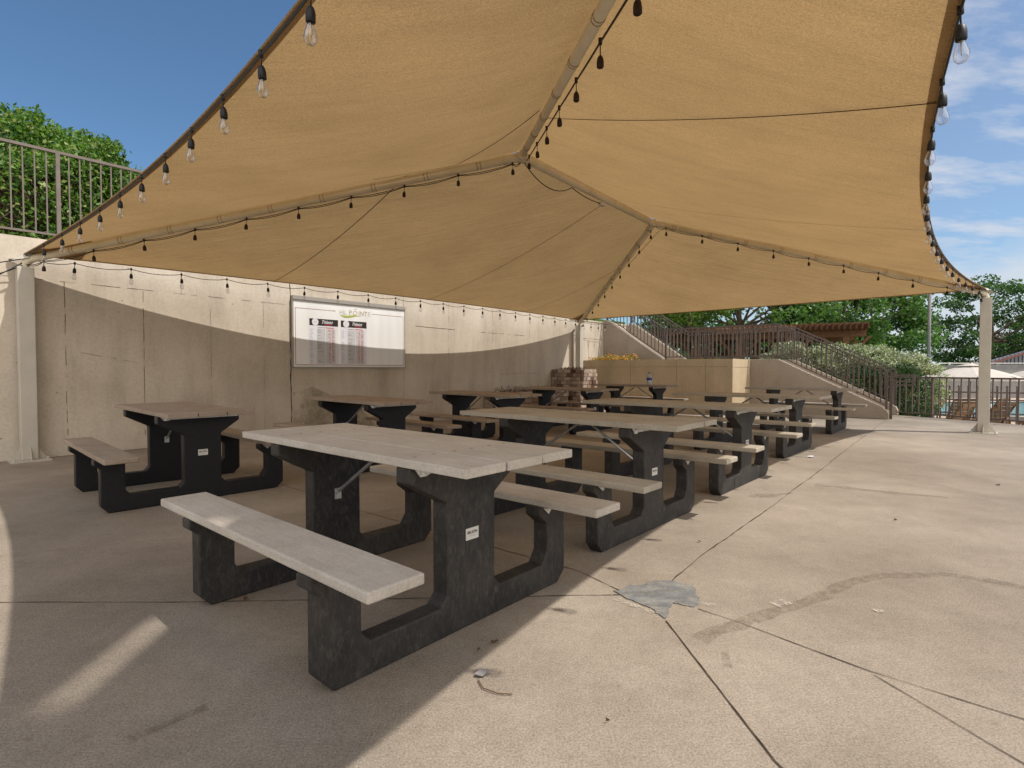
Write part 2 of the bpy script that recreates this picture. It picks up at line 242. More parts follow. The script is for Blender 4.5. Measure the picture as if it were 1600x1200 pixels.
# ---------------------------------------------------------------- mesh helpers
class MB:
    def __init__(s): s.v = []; s.f = []; s.m = []
    def add(s, vs, fs, mi=0):
        o = len(s.v); s.v += [tuple(v) for v in vs]; s.f += [tuple(i + o for i in f) for f in fs]; s.m += [mi] * len(fs)
    def obox(s, o, ax, ay, az, mi=0):       # origin corner + three edge vectors
        o, ax, ay, az = map(Vector, (o, ax, ay, az))
        p = [o, o + ax, o + ax + ay, o + ay]; p += [q + az for q in p]
        fs = [(0, 3, 2, 1), (4, 5, 6, 7), (0, 1, 5, 4), (1, 2, 6, 5), (2, 3, 7, 6), (3, 0, 4, 7)]
        if ax.cross(ay).dot(az) < 0: fs = [tuple(reversed(f)) for f in fs]
        s.add(p, fs, mi)
    def box(s, x0, x1, y0, y1, z0, z1, mi=0): s.obox((x0, y0, z0), (x1 - x0, 0, 0), (0, y1 - y0, 0), (0, 0, z1 - z0), mi)
    def sbox(s, s0, s1, t0, t1, z0, z1, mi=0): s.obox(S(s0, t0, z0), E1 * (s1 - s0), E2 * (t1 - t0), EZ * (z1 - z0), mi)
    def prism(s, pts, ext, mi=0):            # planar polygon extruded by ext
        ext = Vector(ext); p = [Vector(q) for q in pts]; n = len(p)
        nv = Vector((0, 0, 0))
        for i in range(n): nv += p[i].cross(p[(i + 1) % n])
        a = tuple(range(n)); b = tuple(range(n, 2 * n)); sd = [(i, (i + 1) % n, n + (i + 1) % n, n + i) for i in range(n)]
        fs = [tuple(reversed(a)), b] + sd
        if nv.dot(ext) < 0: fs = [tuple(reversed(f)) for f in fs]
        s.add(p + [q + ext for q in p], fs, mi)
    def tube(s, pts, r, seg=8, mi=0, caps=True):
        pts = [Vector(p) for p in pts]; n = len(pts); rr = r if isinstance(r, (list, tuple)) else [r] * n
        vs = []; up = None
        for i, p in enumerate(pts):
            d = (pts[min(i + 1, n - 1)] - pts[max(i - 1, 0)]).normalized()
            if up is None: up = Vector((0, 0, 1)) if abs(d.z) < 0.9 else Vector((1, 0, 0))
            a = d.cross(up).normalized(); up = a.cross(d).normalized()
            for k in range(seg):
                t = 2 * math.pi * k / seg; vs.append(p + (a * math.cos(t) + up * math.sin(t)) * rr[i])
        fs = [(i * seg + k, i * seg + (k + 1) % seg, (i + 1) * seg + (k + 1) % seg, (i + 1) * seg + k) for i in range(n - 1) for k in range(seg)]
        if caps: fs += [tuple(reversed(range(seg))), tuple(range((n - 1) * seg, n * seg))]
        s.add(vs, fs, mi)
    def lathe(s, prof, c=(0, 0, 0), seg=12, mi=0):
        c = Vector(c); vs = []; n = len(prof)
        for r, z in prof:
            for k in range(seg):
                t = 2 * math.pi * k / seg; vs.append(c + Vector((r * math.cos(t), r * math.sin(t), z)))
        fs = [(i * seg + k, i * seg + (k + 1) % seg, (i + 1) * seg + (k + 1) % seg, (i + 1) * seg + k) for i in range(n - 1) for k in range(seg)]
        s.add(vs, fs, mi)
    def build(s, name, mats, parent=None, smooth=False, bevel=0, seg=2):
        me = bpy.data.meshes.new(name); me.from_pydata(s.v, [], s.f); me.update()
        if isinstance(mats, str): mats = [mats]
        for x in mats: me.materials.append(MATS[x])
        me.polygons.foreach_set('material_index', s.m)
        if smooth: me.polygons.foreach_set('use_smooth', [True] * len(me.polygons))
        o = bpy.data.objects.new(name, me); C.objects.link(o)
        if parent is not None: o.parent = parent
        if bevel:
            b = o.modifiers.new('bevel', 'BEVEL'); b.width = bevel; b.segments = seg; b.limit_method = 'ANGLE'; b.angle_limit = R(35)
        return o
def tag(o, label=None, cat=None, group=None, kind=None):
    if label: o['label'] = label
    if cat: o['category'] = cat
    if group: o['group'] = group
    if kind: o['kind'] = kind
    return o
def empty(name, loc, label, cat, group=None, rz=0):
    o = bpy.data.objects.new(name, None); o.empty_display_size = 0.1; C.objects.link(o); o.location = loc; o.rotation_euler = (0, 0, rz)
    return tag(o, label, cat, group)
def relocate(o, loc):                       # meshes built in world space under a root that stands at loc
    o.matrix_parent_inverse = Matrix.Translation(-Vector(loc)); return o
def wroot(name, loc, label, cat, group=None): return empty(name, loc, label, cat, group)
def wbuild(mb, name, mats, root, **k):
    o = mb.build(name, mats, root, **k); o.matrix_parent_inverse = Matrix.Translation(-root.location); return o
def copy_tree(o, parent=None):
    c = o.copy(); C.objects.link(c)
    if parent is not None: c.parent = parent
    for ch in KIDS.get(o.name, []) or [x for x in o.children]: copy_tree(ch, c)
    return c
KIDS = {}
def text_polys(mb, body, size, origin, ax, ay, mi, shear=0.0, off=0.0, align='LEFT'):
    cu = bpy.data.curves.new('tmp', 'FONT'); cu.body = body; cu.size = size; cu.shear = shear; cu.offset = off; cu.align_x = align; cu.resolution_u = 3
    o = bpy.data.objects.new('tmp', cu); C.objects.link(o); dg = bpy.context.evaluated_depsgraph_get(); dg.update()
    me = bpy.data.meshes.new_from_object(o.evaluated_get(dg)); o0, ax, ay = Vector(origin), Vector(ax), Vector(ay)
    mb.add([o0 + ax * v.co.x + ay * v.co.y for v in me.vertices], [tuple(p.vertices) for p in me.polygons], mi)
    bpy.data.objects.remove(o); bpy.data.curves.remove(cu); bpy.data.meshes.remove(me)

# ---------------------------------------------------------------- ground, plaza, terraces
mb = MB()
GZ = -0.96
mb.add([(-900, -900, GZ), (900, -900, GZ), (900, 1200, GZ), (-900, 1200, GZ)], [(0, 1, 2, 3)])
tag(mb.build('ground', 'grass_ground'), kind='structure')
# plaza slab: the fence line closes it on the pool side
FA, FB = Vector((9.25, 13.35)), Vector((10.15, 10.85)); fd = (FB - FA).normalized()
P1 = FA - fd * 1.6; P2 = FB + fd * 26
wl0, wl1 = S(-22, -8.9), S(16.6, -8.9)
mb = MB(); poly = [(wl0.x, wl0.y, -1.0), (P2.x - 14, -30, -1.0), (P2.x, P2.y, -1.0), (FA.x, FA.y, -1.0), (S(16.6, -2.6).x, S(16.6, -2.6).y, -1.0), (wl1.x, wl1.y, -1.0)]
mb.prism(poly, (0, 0, 1.0)); tag(mb.build('plaza', 'plaza_concrete'), kind='structure')
mb = MB(); mb.sbox(-22, 16.4, -40, -9.2, -0.9, 2.66); tag(mb.build('upper_terrace', 'grass_ground'), kind='structure')
mb = MB(); mb.sbox(16.35, 60, -9.2, -2.5, -0.9, 0.55); tag(mb.build('lawn', 'grass_ground'), kind='structure')
# pool deck round the pool basin
mb = MB(); X0, X1, Y0, Y1 = 8, 75, -10, 44; a, b, c_, d = 19.3, 46, 23.5, 33.5; z = -0.90
def quad(x0, x1, y0, y1): mb.add([(x0, y0, z), (x1, y0, z), (x1, y1, z), (x0, y1, z)], [(0, 1, 2, 3)])
quad(X0, X1, Y0, c_); quad(X0, X1, d, Y1); quad(X0, a, c_, d); quad(b, X1, c_, d)
tag(mb.build('pool_deck', 'pool_concrete'), kind='structure')
mb = MB(); mb.add([(a, c_, -0.94), (b, c_, -0.94), (b, d, -0.94), (a, d, -0.94)], [(0, 1, 2, 3)]); tag(mb.build('pool_water', 'pool_water_mat'), kind='structure')

# plaza joints, patch and stain (thin sheets lying on the slab)
def strip(mb, pts, wd, z, jit=0.0, mi=0, wv=0.0):
    q = []
    for i in range(len(pts) - 1):
        a = Vector(pts[i]).to_2d(); b = Vector(pts[i + 1]).to_2d(); n = max(1, int((b - a).length / 0.07))
        q += [a.lerp(b, k / n) for k in range(n)]
    q.append(Vector(pts[-1]).to_2d()); vs = []
    off = 0
    for i, p in enumerate(q):
        d = (q[min(i + 1, len(q) - 1)] - q[max(i - 1, 0)]).normalized(); nn = Vector((-d.y, d.x)); off = 0.75 * off + random.uniform(-jit, jit)
        w_ = wd * (1 + random.uniform(-wv, wv)) / 2
        for sg in (-1, 1): r_ = p + nn * (off + sg * w_); vs.append((r_.x, r_.y, z))
    mb.add(vs, [(2 * i, 2 * i + 1, 2 * i + 3, 2 * i + 2) for i in range(len(q) - 1)], mi)
mb = MB()
strip(mb, [(-6.4, 2.52, 0), (-2.43, 2.59, 0), (-1.46, 2.60, 0), (.57, 2.68, 0)], .0049, .003, .002, 0, .5)
strip(mb, [(.83, 1.20, 0), (.743, 1.53, 0), (.678, 2.40, 0)], .0055, .003, .001, 0, .3)
strip(mb, [(.86, 2.52, 0), (1.004, 2.374, 0), (1.314, 1.994, 0), (1.621, 1.717, 0), (2.2, 1.1, 0)], .0043, .003, .0015, 0, .6)
strip(mb, [(1.31, 1.97, 0), (1.438, 1.519, 0), (1.5, 1.2, 0)], .0037, .003, .001, 0, .3)
strip(mb, [(0.838, 2.860, 0), (1.155, 3.291, 0), (2.069, 4.397, 0), (2.856, 5.372, 0), (4.458, 7.379, 0), (6.925, 10.468, 0), (8.083, 11.909, 0)], .0055, .003, .004, 0, .7)
strip(mb, [(.575, 2.679, 0), (.369, 2.996, 0), (-.11, 3.4, 0), (-1.2, 4.3, 0), (-3.4, 6.4, 0), (-4.3, 7.6, 0)], .0049, .003, .002, 0, .4)
strip(mb, [(-3.55, 3.0, 0), (-2.55, 3.45, 0), (-1.7, 3.72, 0), (-.6, 4.6, 0), (2.1, 7.6, 0), (4.4, 10.6, 0)], .0037, .003, .003, 1, .4)
strip(mb, [(-6.6, 4.4, 0), (-4.1, 4.95, 0), (-2.4, 5.6, 0), (.3, 8.8, 0), (2.6, 12.0, 0)], .0037, .003, .003, 1, .4)
strip(mb, [(2.9, 5.6, 0), (4.05, 5.25, 0), (4.2, 4.45, 0), (6.5, 3.6, 0)], .0031, .003, .004, 1, .8)
strip(mb, [(2.62, -.2, 0), (7.6, 5.4, 0), (10.3, 9.2, 0)], .0037, .003, .003, 1, .4)
tag(mb.build('plaza_joints', ['joint_dark', 'joint_faint']), kind='structure')
mb = MB()
pp = [(.50, 2.72), (.545, 2.735), (.60, 2.80), (.66, 2.79), (.70, 2.83), (.75, 2.86), (.82, 2.855), (.88, 2.82), (.93, 2.80), (.91, 2.70), (.90, 2.62), (.88, 2.57), (.84, 2.535), (.80, 2.56), (.76, 2.58), (.73, 2.53), (.69, 2.43), (.67, 2.42), (.655, 2.50), (.60, 2.58), (.56, 2.63)]
pq = []
for i in range(len(pp)):
    a, b = Vector(pp[i]), Vector(pp[(i + 1) % len(pp)])
    for k in range(4): q = a.lerp(b, k / 4); pq.append((q.x + random.uniform(-.007, .007), q.y + random.uniform(-.007, .007), 0.001))
mb.prism(pq, (0, 0, 0.004)); tag(mb.build('pavement_patch', 'patch_cement'), kind='structure')
mb = MB()
strip(mb, [(.80, 2.02, 0), (.84, 2.12, 0)], .03, .0035, .01, 0, .5)
strip(mb, [(.765, 2.23, 0), (.86, 2.31, 0), (.99, 2.36, 0), (1.05, 2.42, 0)], .075, .0035, .003, 0, .25)
strip(mb, [(1.06, 2.41, 0), (1.34, 2.56, 0), (1.52, 2.67, 0), (1.75, 2.84, 0), (1.98, 2.93, 0), (2.35, 2.95, 0), (2.5, 2.86, 0), (2.72, 2.68, 0), (3.2, 2.3, 0)], .07, .0035, .004, 0, .3)
strip(mb, [(2.9, 5.25, 0), (3.35, 4.95, 0), (3.75, 4.72, 0)], .10, .0035, .01, 0, .6)
strip(mb, [(1.5, 7.2, 0), (1.9, 7.1, 0)], .3, .0035, .01, 0, .5)
strip(mb, [(-1.15, 1.62, 0), (-1.0, 1.78, 0)], .04, .0035, .004, 0, .3)
strip(mb, [(2.05, 4.75, 0), (2.5, 4.9, 0)], .09, .0035, .01, 0, .6)
tag(mb.build('damp_trail', 'damp_stain'), kind='structure')
mb = MB()
strip(mb, [(.47, 2.66, 0), (.57, 2.55, 0), (.66, 2.44, 0)], .05, .0042, .006, 0, .6); strip(mb, [(1.23, 2.56, 0), (1.31, 2.60, 0)], .05, .0042, .006, 0, .6)
strip(mb, [(.86, 2.60, 0), (.95, 2.55, 0)], .06, .0042, .006, 0, .6); strip(mb, [(1.66, 2.5, 0), (1.72, 2.52, 0)], .03, .0042, .004, 0, .5)
tag(mb.build('cement_scrapes', 'pale_scrape'), kind='structure')

# ---------------------------------------------------------------- walls
WT = -8.922
def jt(mb, s0, z0, s1, z1, w_, mi, t=WT, n=None, skip=0.0):   # ragged joint line on the wall face (t = const)
    L_ = math.hypot(s1 - s0, z1 - z0); n = n or max(2, int(L_ / 0.08)); off = 0
    pr = None; dx, dz = (s1 - s0) / L_, (z1 - z0) / L_
    for i in range(n + 1):
        off = off * 0.7 + random.uniform(-.35, .35) * w_; ww = w_ * random.uniform(.35, 1.0) / 2
        cs, cz = s0 + (s1 - s0) * i / n - dz * off, z0 + (z1 - z0) * i / n + dx * off
        a, b = S(cs - dz * ww, t + .003, cz + dx * ww), S(cs + dz * ww, t + .003, cz - dx * ww)
        if pr is not None and random.random() >= skip: mb.add([pr[0], pr[1], b, a], [(0, 1, 2, 3)], mi)
        pr = (a, b)
rw = empty('retaining_wall', S(4, WT, 0), 'tall bare poured concrete wall behind the picnic tables, half in canopy shade', 'wall')
mb = MB()
prof = [(-22, 0), (16.5, 0), (16.5, 2.5), (12.8, 2.5), (12.8, 2.72), (-22, 2.72)]
mb.prism([S(a, WT, b) for a, b in prof], E2 * -0.3, 0)
jt(mb, 1.605, .02, 1.605, 2.215, .008, 1, skip=.35); jt(mb, 2.465, .02, 2.465, 2.2, .007, 1, skip=.3); jt(mb, 3.345, .02, 3.345, 2.18, .005, 2, skip=.2)
jt(mb, 2.95, 2.19, 2.95, 2.7, .006, 2); jt(mb, 4.15, .02, 4.15, 2.18, .005, 2, skip=.3)
jt(mb, 1.0, 2.226, 4.6, 2.185, .006, 1, skip=.4); jt(mb, 4.605, .02, 4.605, 2.72, .022, 1, skip=0)
jt(mb, 6.98, .02, 6.98, 2.72, .010, 2); jt(mb, 7.2, 1.99, 8.4, 1.975, .010, 1, skip=.1); jt(mb, 9.2, 1.96, 10.8, 1.95, .009, 1, skip=.25)
jt(mb, 8.2, .1, 8.2, 2.7, .006, 2, skip=.3); jt(mb, 9.6, .1, 9.6, 2.7, .006, 2, skip=.3); jt(mb, 11.0, .1, 11.0, 2.7, .008, 2, skip=.2)
jt(mb, 1.6, 1.35, 2.47, 1.18, .006, 2, skip=.6); jt(mb, 13.3, 2.0, 14.5, 1.99, .012, 1, skip=.1); jt(mb, 13.75, 1.3, 13.75, 1.95, .01, 2)
jt(mb, 9.9, .98, 11.3, 1.0, .01, 2, skip=.3); jt(mb, -6, 2.24, 1.0, 2.226, .006, 2, skip=.2)
o = mb.build('concrete_face', ['wall_concrete', 'joint_dark', 'joint_faint'], rw); o.matrix_parent_inverse = Matrix.Translation(-rw.location)
mb = MB(); mb.prism([S(a_, WT + .002, b_) for a_, b_ in ((4.63, .02), (6.3, .02), (6.0, .35), (5.4, .62), (5.0, .8), (4.63, .7))], E2 * .001); o = mb.build('green_algae_stain', 'moss_stain', rw); o.matrix_parent_inverse = Matrix.Translation(-rw.location)
mb = MB(); mb.sbox(12.78, 16.5, WT - .34, WT + .02, 2.5, 2.54)
o = mb.build('coping', 'wall_concrete', rw); o.matrix_parent_inverse = Matrix.Translation(-rw.location)

pw = empty('planter_wall', S(13.3, -6.5, 0), 'low tan concrete planter wall with flowers along its top, behind the far tables', 'wall')
mb = MB()
mb.sbox(13.3, 13.52, WT + .003, -4.6, 0, 1.353); mb.sbox(13.521, 14.56, -4.82, -4.602, 0, 1.351)
for z0 in (1.16,):
    mb.obox(S(13.297, WT + .01, z0), E2 * 4.2, E1 * -.001, EZ * .006, 1)
for t0 in (-7.3, -6.0, -5.25): mb.obox(S(13.297, t0, .05), E2 * .006, E1 * -.001, EZ * 1.28, 1)
mb.obox(S(13.3, -4.599, 1.15), E1 * 1.2, E2 * .001, EZ * .005, 1)
wbuild(mb, 'wall_face', ['planter_concrete', 'joint_faint'], pw)
mb = MB(); mb.sbox(13.53, 14.55, WT + .01, -4.83, .9, 1.30); wbuild(mb, 'planting_soil', 'soil', pw)

st = empty('staircase', S(15.3, -4, 0), 'two concrete stair flights with sloped stucco side walls leading up to the left', 'stairs')
def stringer(s0, s1):
    mb = MB()
    pr = [(-1.66, 0), (-1.66, .12), (-1.70, .20), (-1.78, .26), (-3.98, 1.36), (-6.94, 1.36), (-8.70, 2.53), (WT + .004, 2.60), (WT + .004, 0)]
    mb.prism([S(s0, a, b) for a, b in pr], E1 * (s1 - s0), 0); return mb
wbuild(stringer(14.57, 14.80), 'side_wall', 'rough_stucco', st, bevel=.01)
wbuild(stringer(16.10, 16.32), 'side_wall', 'rough_stucco', st, bevel=.01)
mb = MB()
for k in range(8):
    t0 = -2.45 - k * .27; mb.sbox(14.801, 16.099, -8.9 if k == 7 else t0 - .27 - .001 * k, t0, k * .165 if k else .001, (k + 1) * .165)
for k in range(7):
    t0 = -7.6 - k * .2; mb.sbox(14.801, 16.099, -8.9, t0, 1.30 + k * .13, 1.30 + (k + 1) * .13)
wbuild(mb, 'steps', 'wall_concrete', st)

# ---------------------------------------------------------------- railings and fences
def railing(name, label, path, cat, mat, h_top, h_bot, pitch=.11, pr=.010, postpitch=1.5, rr=.02, mid=None, posts=None, toend=None):
    """path: list of (world Vector base point). pickets vertical."""
    root = wroot(name, path[0], label, cat); rt = MB(); rb = MB(); pk = MB(); 
    def post(*a_): q_ = MB(); q_.obox(*a_); wbuild(q_, 'post', mat, root)
    for i in range(len(path) - 1):
        a, b = path[i], path[i + 1]; d = (b - a); L_ = d.to_2d().length; u = d / L_; n = max(1, round(L_ / pitch))
        fl = Vector((u.x, u.y, 0)).normalized(); sd = Vector((-fl.y, fl.x, 0))
        rt.obox(a + EZ * (h_top - .035) - sd * rr, d, sd * 2 * rr, EZ * .035); rb.obox(a + EZ * h_bot - sd * .014, d, sd * .028, EZ * .025)
        if mid: rt.obox(a + EZ * (h_top - mid) - sd * .014, d, sd * .028, EZ * .028)
        for k in range(n + 1):
            p = a + d * (k / n)
            if k in (0,) or (posts and k % posts == 0):
                post(p - fl * .022 - sd * .024 + EZ * -.02, fl * .044, sd * .048, EZ * (h_top - .01))
            elif k < n: pk.obox(p - fl * pr - sd * pr + EZ * (h_bot + .02), fl * pr * 2, sd * pr * 2, EZ * (h_top - h_bot - .05))
    e = path[-1]; post(e - fl * .024 - sd * .026 + EZ * ((toend if toend is not None else e.z - .02) - e.z), fl * .048, sd * .052, EZ * (h_top + e.z - (toend if toend is not None else e.z - .02)))
    wbuild(rt, 'top_rail', mat, root); wbuild(rb, 'bottom_rail', mat, root); wbuild(pk, 'pickets', mat, root)
    return root
def spath(s_, L_): return [S(s_, a, b) for a, b in L_]
SP = [(-1.72, .22), (-3.98, 1.36), (-6.94, 1.36), (-8.85, 2.62)]
r1 = railing('stair_railing', 'brown metal railing with slim pickets on the near side wall of the stairs', spath(14.68, SP), 'railing', 'rail_brown', .88, .07, posts=None, mid=.12)
mb = MB()                                     # ground post and looped rail end
mb.obox(S(14.66, -1.66, 0), E2 * .05, E1 * .05, EZ * 1.02); wbuild(mb, 'end_post', 'rail_brown', r1)
mb = MB()
for z_ in (.955, .82, .74): mb.obox(S(14.66, -1.61, z_), E2 * .36, E1 * .04, EZ * .035)
mb.obox(S(14.66, -1.25, .74), E2 * .04, E1 * .04, EZ * .25); wbuild(mb, 'rail_loop', 'rail_brown', r1)
r2 = railing('stair_railing', 'brown metal railing on the far side wall of the stairs, behind the near railing', spath(16.2, SP), 'railing', 'rail_brown', .88, .07, mid=.12)
railing('wall_railing', 'light brown metal railing on top of the tall wall in front of the vines', [S(1.6 + 2.4 * k, -9.12, 2.72) for k in range(-4, 5)], 'railing', 'rail_tan', 1.19, .10, pitch=.116, pr=.0075, rr=.019)
railing('pool_fence', 'low brown metal picket fence at the edge of the plaza beside the right post', [Vector((FA.x, FA.y, 0)) - Vector((fd.x, fd.y, 0)) * 1.2, Vector((FB.x, FB.y, 0)), Vector((FB.x, FB.y, 0)) + Vector((fd.x, fd.y, 0)) * 9], 'fence', 'rail_brown', .93, .06, pitch=.15, pr=.010, posts=14, rr=.02)
# taller pool fence with ball-topped posts, standing lower
pf = wroot('pool_fence', (12, 15.2, -.9), 'dark brown fence with ball-topped posts and two middle rails beside the pool', 'fence')
a, b = Vector((10.6, 15.9, -.9)), Vector((17.6, 11.9, -.9)); d = (b - a).normalized(); sd = Vector((-d.y, d.x, 0)); LL = (b - a).length
rt = MB(); pk = MB(); ps = MB()
for z_ in (.80, 1.16, 1.36): rt.obox(a + EZ * z_ - sd * .02, d * LL, sd * .04, EZ * .04)
k = 0
while k * .20 < LL:
    p = a + d * k * .20
    if k % 6 == 0:
        ps = MB(); ps.obox(p - d * .06 - sd * .06, d * .12, sd * .12, EZ * 1.66); ps.lathe([(.0, 0), (.05, .02), (.065, .06), (.05, .10), (.0, .12)], p + EZ * 1.66, 8); wbuild(ps, 'post', 'rail_brown', pf)
    else:
        pk.obox(p - d * .018 - sd * .018, d * .036, sd * .036, EZ * 1.50); pk.lathe([(0, 0), (.03, .02), (.03, .05), (0, .07)], p + EZ * 1.50, 6)
    k += 1
wbuild(rt, 'rail', 'rail_brown', pf); wbuild(pk, 'pickets', 'rail_brown', pf)

# ---------------------------------------------------------------- shade canopy
L0 = Vector((-5.86, 6.67, 2.49)); R0 = Vector((8.16, 9.53, 2.48)); N0 = Vector((.651, .36, 2.48)); K0 = Vector((1.89, 15.51, 2.48))
A0 = Vector((.108, 6.362, 3.6)); B0 = Vector((2.335, 9.23, 3.6))
def face(P, Q, tops, s_, r_, sg):
    ax = (Q - P).to_2d().normalized(); nn = Vector((-ax.y, ax.x))
    if (tops[0] - P).to_2d().dot(nn) < 0: nn = -nn
    path = [P] + tops + [Q]; aa = [(q - P).to_2d().dot(ax) for q in path]
    def f(u, v):
        k = 4 * u * (1 - u); b = P.lerp(Q, u); b = Vector((b.x + nn.x * s_ * k, b.y + nn.y * s_ * k, b.z + r_ * k)); a = (b - P).to_2d().dot(ax)
        for i in range(len(path) - 1):
            if a <= aa[i + 1] + 1e-9 or i == len(path) - 2:
                t = path[i].lerp(path[i + 1], min(max((a - aa[i]) / (aa[i + 1] - aa[i]), 0), 1)); break
        p = b.lerp(t, v); p.z -= sg * 4 * v * (1 - v) * (t - b).length
        return p, (t - b).length
    return f
FACES = {'wall': face(L0, K0, [A0, B0], .45, -.02, .03), 'near': face(L0, N0, [A0], .422, .16, .05), 'sunny': face(N0, R0, [A0, B0], .547, .005, .018), 'far': face(K0, R0, [B0], .657, -.078, .02)}
canopy = empty('shade_canopy', (1.2, 7.8, 0), 'large tan hip-roofed fabric shade canopy on cream steel posts over the picnic tables', 'canopy')
SH = Vector((-0.62363657, 0.16827006))
light_patch = [(-1.50, 2.475), (-1.64, 2.465), (-1.62, 2.10), (-1.56, 1.74), (-1.41, 1.72), (-1.40, 1.90), (-1.415, 2.16)]  # plaza outline of the light patch thrown by the added see-through spot
def inpoly(x, y, P):
    c = False
    for i in range(len(P)):
        x1, y1 = P[i]; x2, y2 = P[i - 1]
        if (y1 > y) != (y2 > y) and x < (x2 - x1) * (y - y1) / (y2 - y1) + x1: c = not c
    return c
lab = {'wall': 'panel nearest the tall wall', 'near': 'big panel overhead at the left', 'sunny': 'panel on the open sunny side', 'far': 'pale panel at the far end'}
for nm, fn in FACES.items():
    nu, nv = (200, 100) if nm == 'near' else (72, 22)
    us = [i / nu for i in range(nu + 1)]; vs = []
    mb = MB(); P = [[fn(u, j / nv)[0] for j in range(nv + 1)] for u in us]
    vv = [P[i][j] for i in range(nu + 1) for j in range(nv + 1)]; fs = []
    for i in range(nu):
        for j in range(nv):
            q = (i * (nv + 1) + j, (i + 1) * (nv + 1) + j, (i + 1) * (nv + 1) + j + 1, i * (nv + 1) + j + 1)
            if (vv[q[0]] - vv[q[2]]).length > 1e-6: fs.append(q)
    mb.add(vv, fs); o = wbuild(mb, 'fabric_panel', 'shade_cloth', canopy, smooth=True)
    at_ = o.data.attributes.new('light_gap', 'FLOAT', 'POINT'); wv_ = [0.0] * len(mb.v)
    if nm == 'near':                                               # see-through spot added overhead to throw a light patch on the plaza
        for k_, c in enumerate(mb.v):
            gx, gy = c[0] + SH.x * c[2], c[1] + SH.y * c[2]
            if -2 < gx < -1 and 1.5 < gy < 2.7:
                f_ = (gy - 1.74) / (2.45 - 1.74); cx_ = -1.50 - .05 * f_; wdt = .085
                wv_[k_] = max(0, 1 - (abs(gx - cx_) / wdt) ** 2.2) * max(0, min(1, f_ * 5 + .3, (1 - f_) * 5 + .5)) * (.55 + .25 * f_)
    at_.data.foreach_set('value', wv_)
    o['label'] = lab[nm] + ' of tan shade cloth'
    hm = MB(); hv = []; n = 90                                     # folded hem with its cable
    for i in range(n + 1):
        u = i / n; p, ln = fn(u, 0); q, _ = fn(u, min(.9, .045 / max(ln, .06)))
        hv += [p - EZ * .006, q - EZ * .008]
    hm.add(hv, [(2 * i, 2 * i + 2, 2 * i + 3, 2 * i + 1) for i in range(n)]); hm.tube([fn(i / n, 0)[0] for i in range(n + 1)], .009, 6)
    wbuild(hm, 'hem', 'shade_cloth_double', canopy)
    # corner reinforcement
    for rng_ in ((0, .045), (.955, 1)):
        cm = MB()
        g = [[fn(rng_[0] + (rng_[1] - rng_[0]) * i / 6, j / 6)[0] - EZ * .011 for j in range(7)] for i in range(7)]
        cm.add([g[i][j] for i in range(7) for j in range(7)], [(i * 7 + j, (i + 1) * 7 + j, (i + 1) * 7 + j + 1, i * 7 + j + 1) for i in range(6) for j in range(6)])
        wbuild(cm, 'corner_patch', 'shade_cloth_double', canopy)
    sm = MB()
    def seamline(uv, wd_=.012):
        pts = [fn(u, v)[0] - EZ * .012 for u, v in uv]; vs = []
        for i, p in enumerate(pts):
            d = (pts[min(i + 1, len(pts) - 1)] - pts[max(i - 1, 0)]).normalized(); sd = d.cross(EZ).normalized() * wd_ / 2; vs += [p - sd, p + sd]
        sm.add(vs, [(2 * i, 2 * i + 1, 2 * i + 3, 2 * i + 2) for i in range(len(pts) - 1)])
    if nm == 'wall': [seamline([(u, j / 30) for j in range(31)]) for u in (.245, .50, .76)]
    if nm == 'sunny': [seamline([(u + .03 * j / 30, j / 30) for j in range(31)], w_) for u, w_ in ((.245, .018), (.52, .012), (.80, .012))]
    if nm == 'near': seamline([(.44 + .2 * j / 30, .62 + .36 * j / 30) for j in range(31)], .008)
    if nm == 'far': seamline([(.38 + .24 * j / 30, .925) for j in range(31)], .01)
    wbuild(sm, 'seam', 'seam_thread', canopy)
cut = MB()
def beam(P, Q, bend=True):
    P = P - EZ * .075; Q = Q - EZ * .075
    if not bend: return [P, Q]
    d = (Q - P).normalized(); p0 = Vector((P.x, P.y, 2.30)); return [p0, p0 + EZ * .05, P + d * .02 - EZ * .03, P + d * .10 - EZ * .0, P + d * .3, P.lerp(Q, .5), Q]
for P, Q in ((L0, A0), (N0, A0), (K0, B0), (R0, B0)):
    mb = MB(); BR = .034 if P is N0 else .045; mb.tube(beam(P, Q), BR, 14)
    k = 1
    d = (Q - P).normalized(); LL = (Q - P).length
    while k * .62 < LL:                                           # cloth laced round the tube
        q = P + d * k * .62 - EZ * .075
        for e in (-.02, .02): mb.tube([q + d * e, q + d * (e + .006)], BR + .0025, 14, 1)
        k += 1
    wbuild(mb, 'hip_beam', ['beam_paint', 'shade_cloth_double'], canopy, smooth=True)
mb = MB(); mb.tube([A0 - EZ * .075, B0 - EZ * .075], .046, 14)
wbuild(mb, 'ridge_beam', 'beam_paint', canopy, smooth=True)
for Q, others in ((A0, (L0, N0, B0)), (B0, (K0, R0, A0))):
    mb = MB()
    mb.tube([Q - EZ * .02, Q - EZ * .13], .058, 12)
    for o_ in others: d = (o_ - Q).normalized(); mb.tube([Q - EZ * .075, Q - EZ * .075 + d * .2], .050, 12)
    wbuild(mb, 'junction_sleeve', 'beam_paint', canopy, smooth=True)
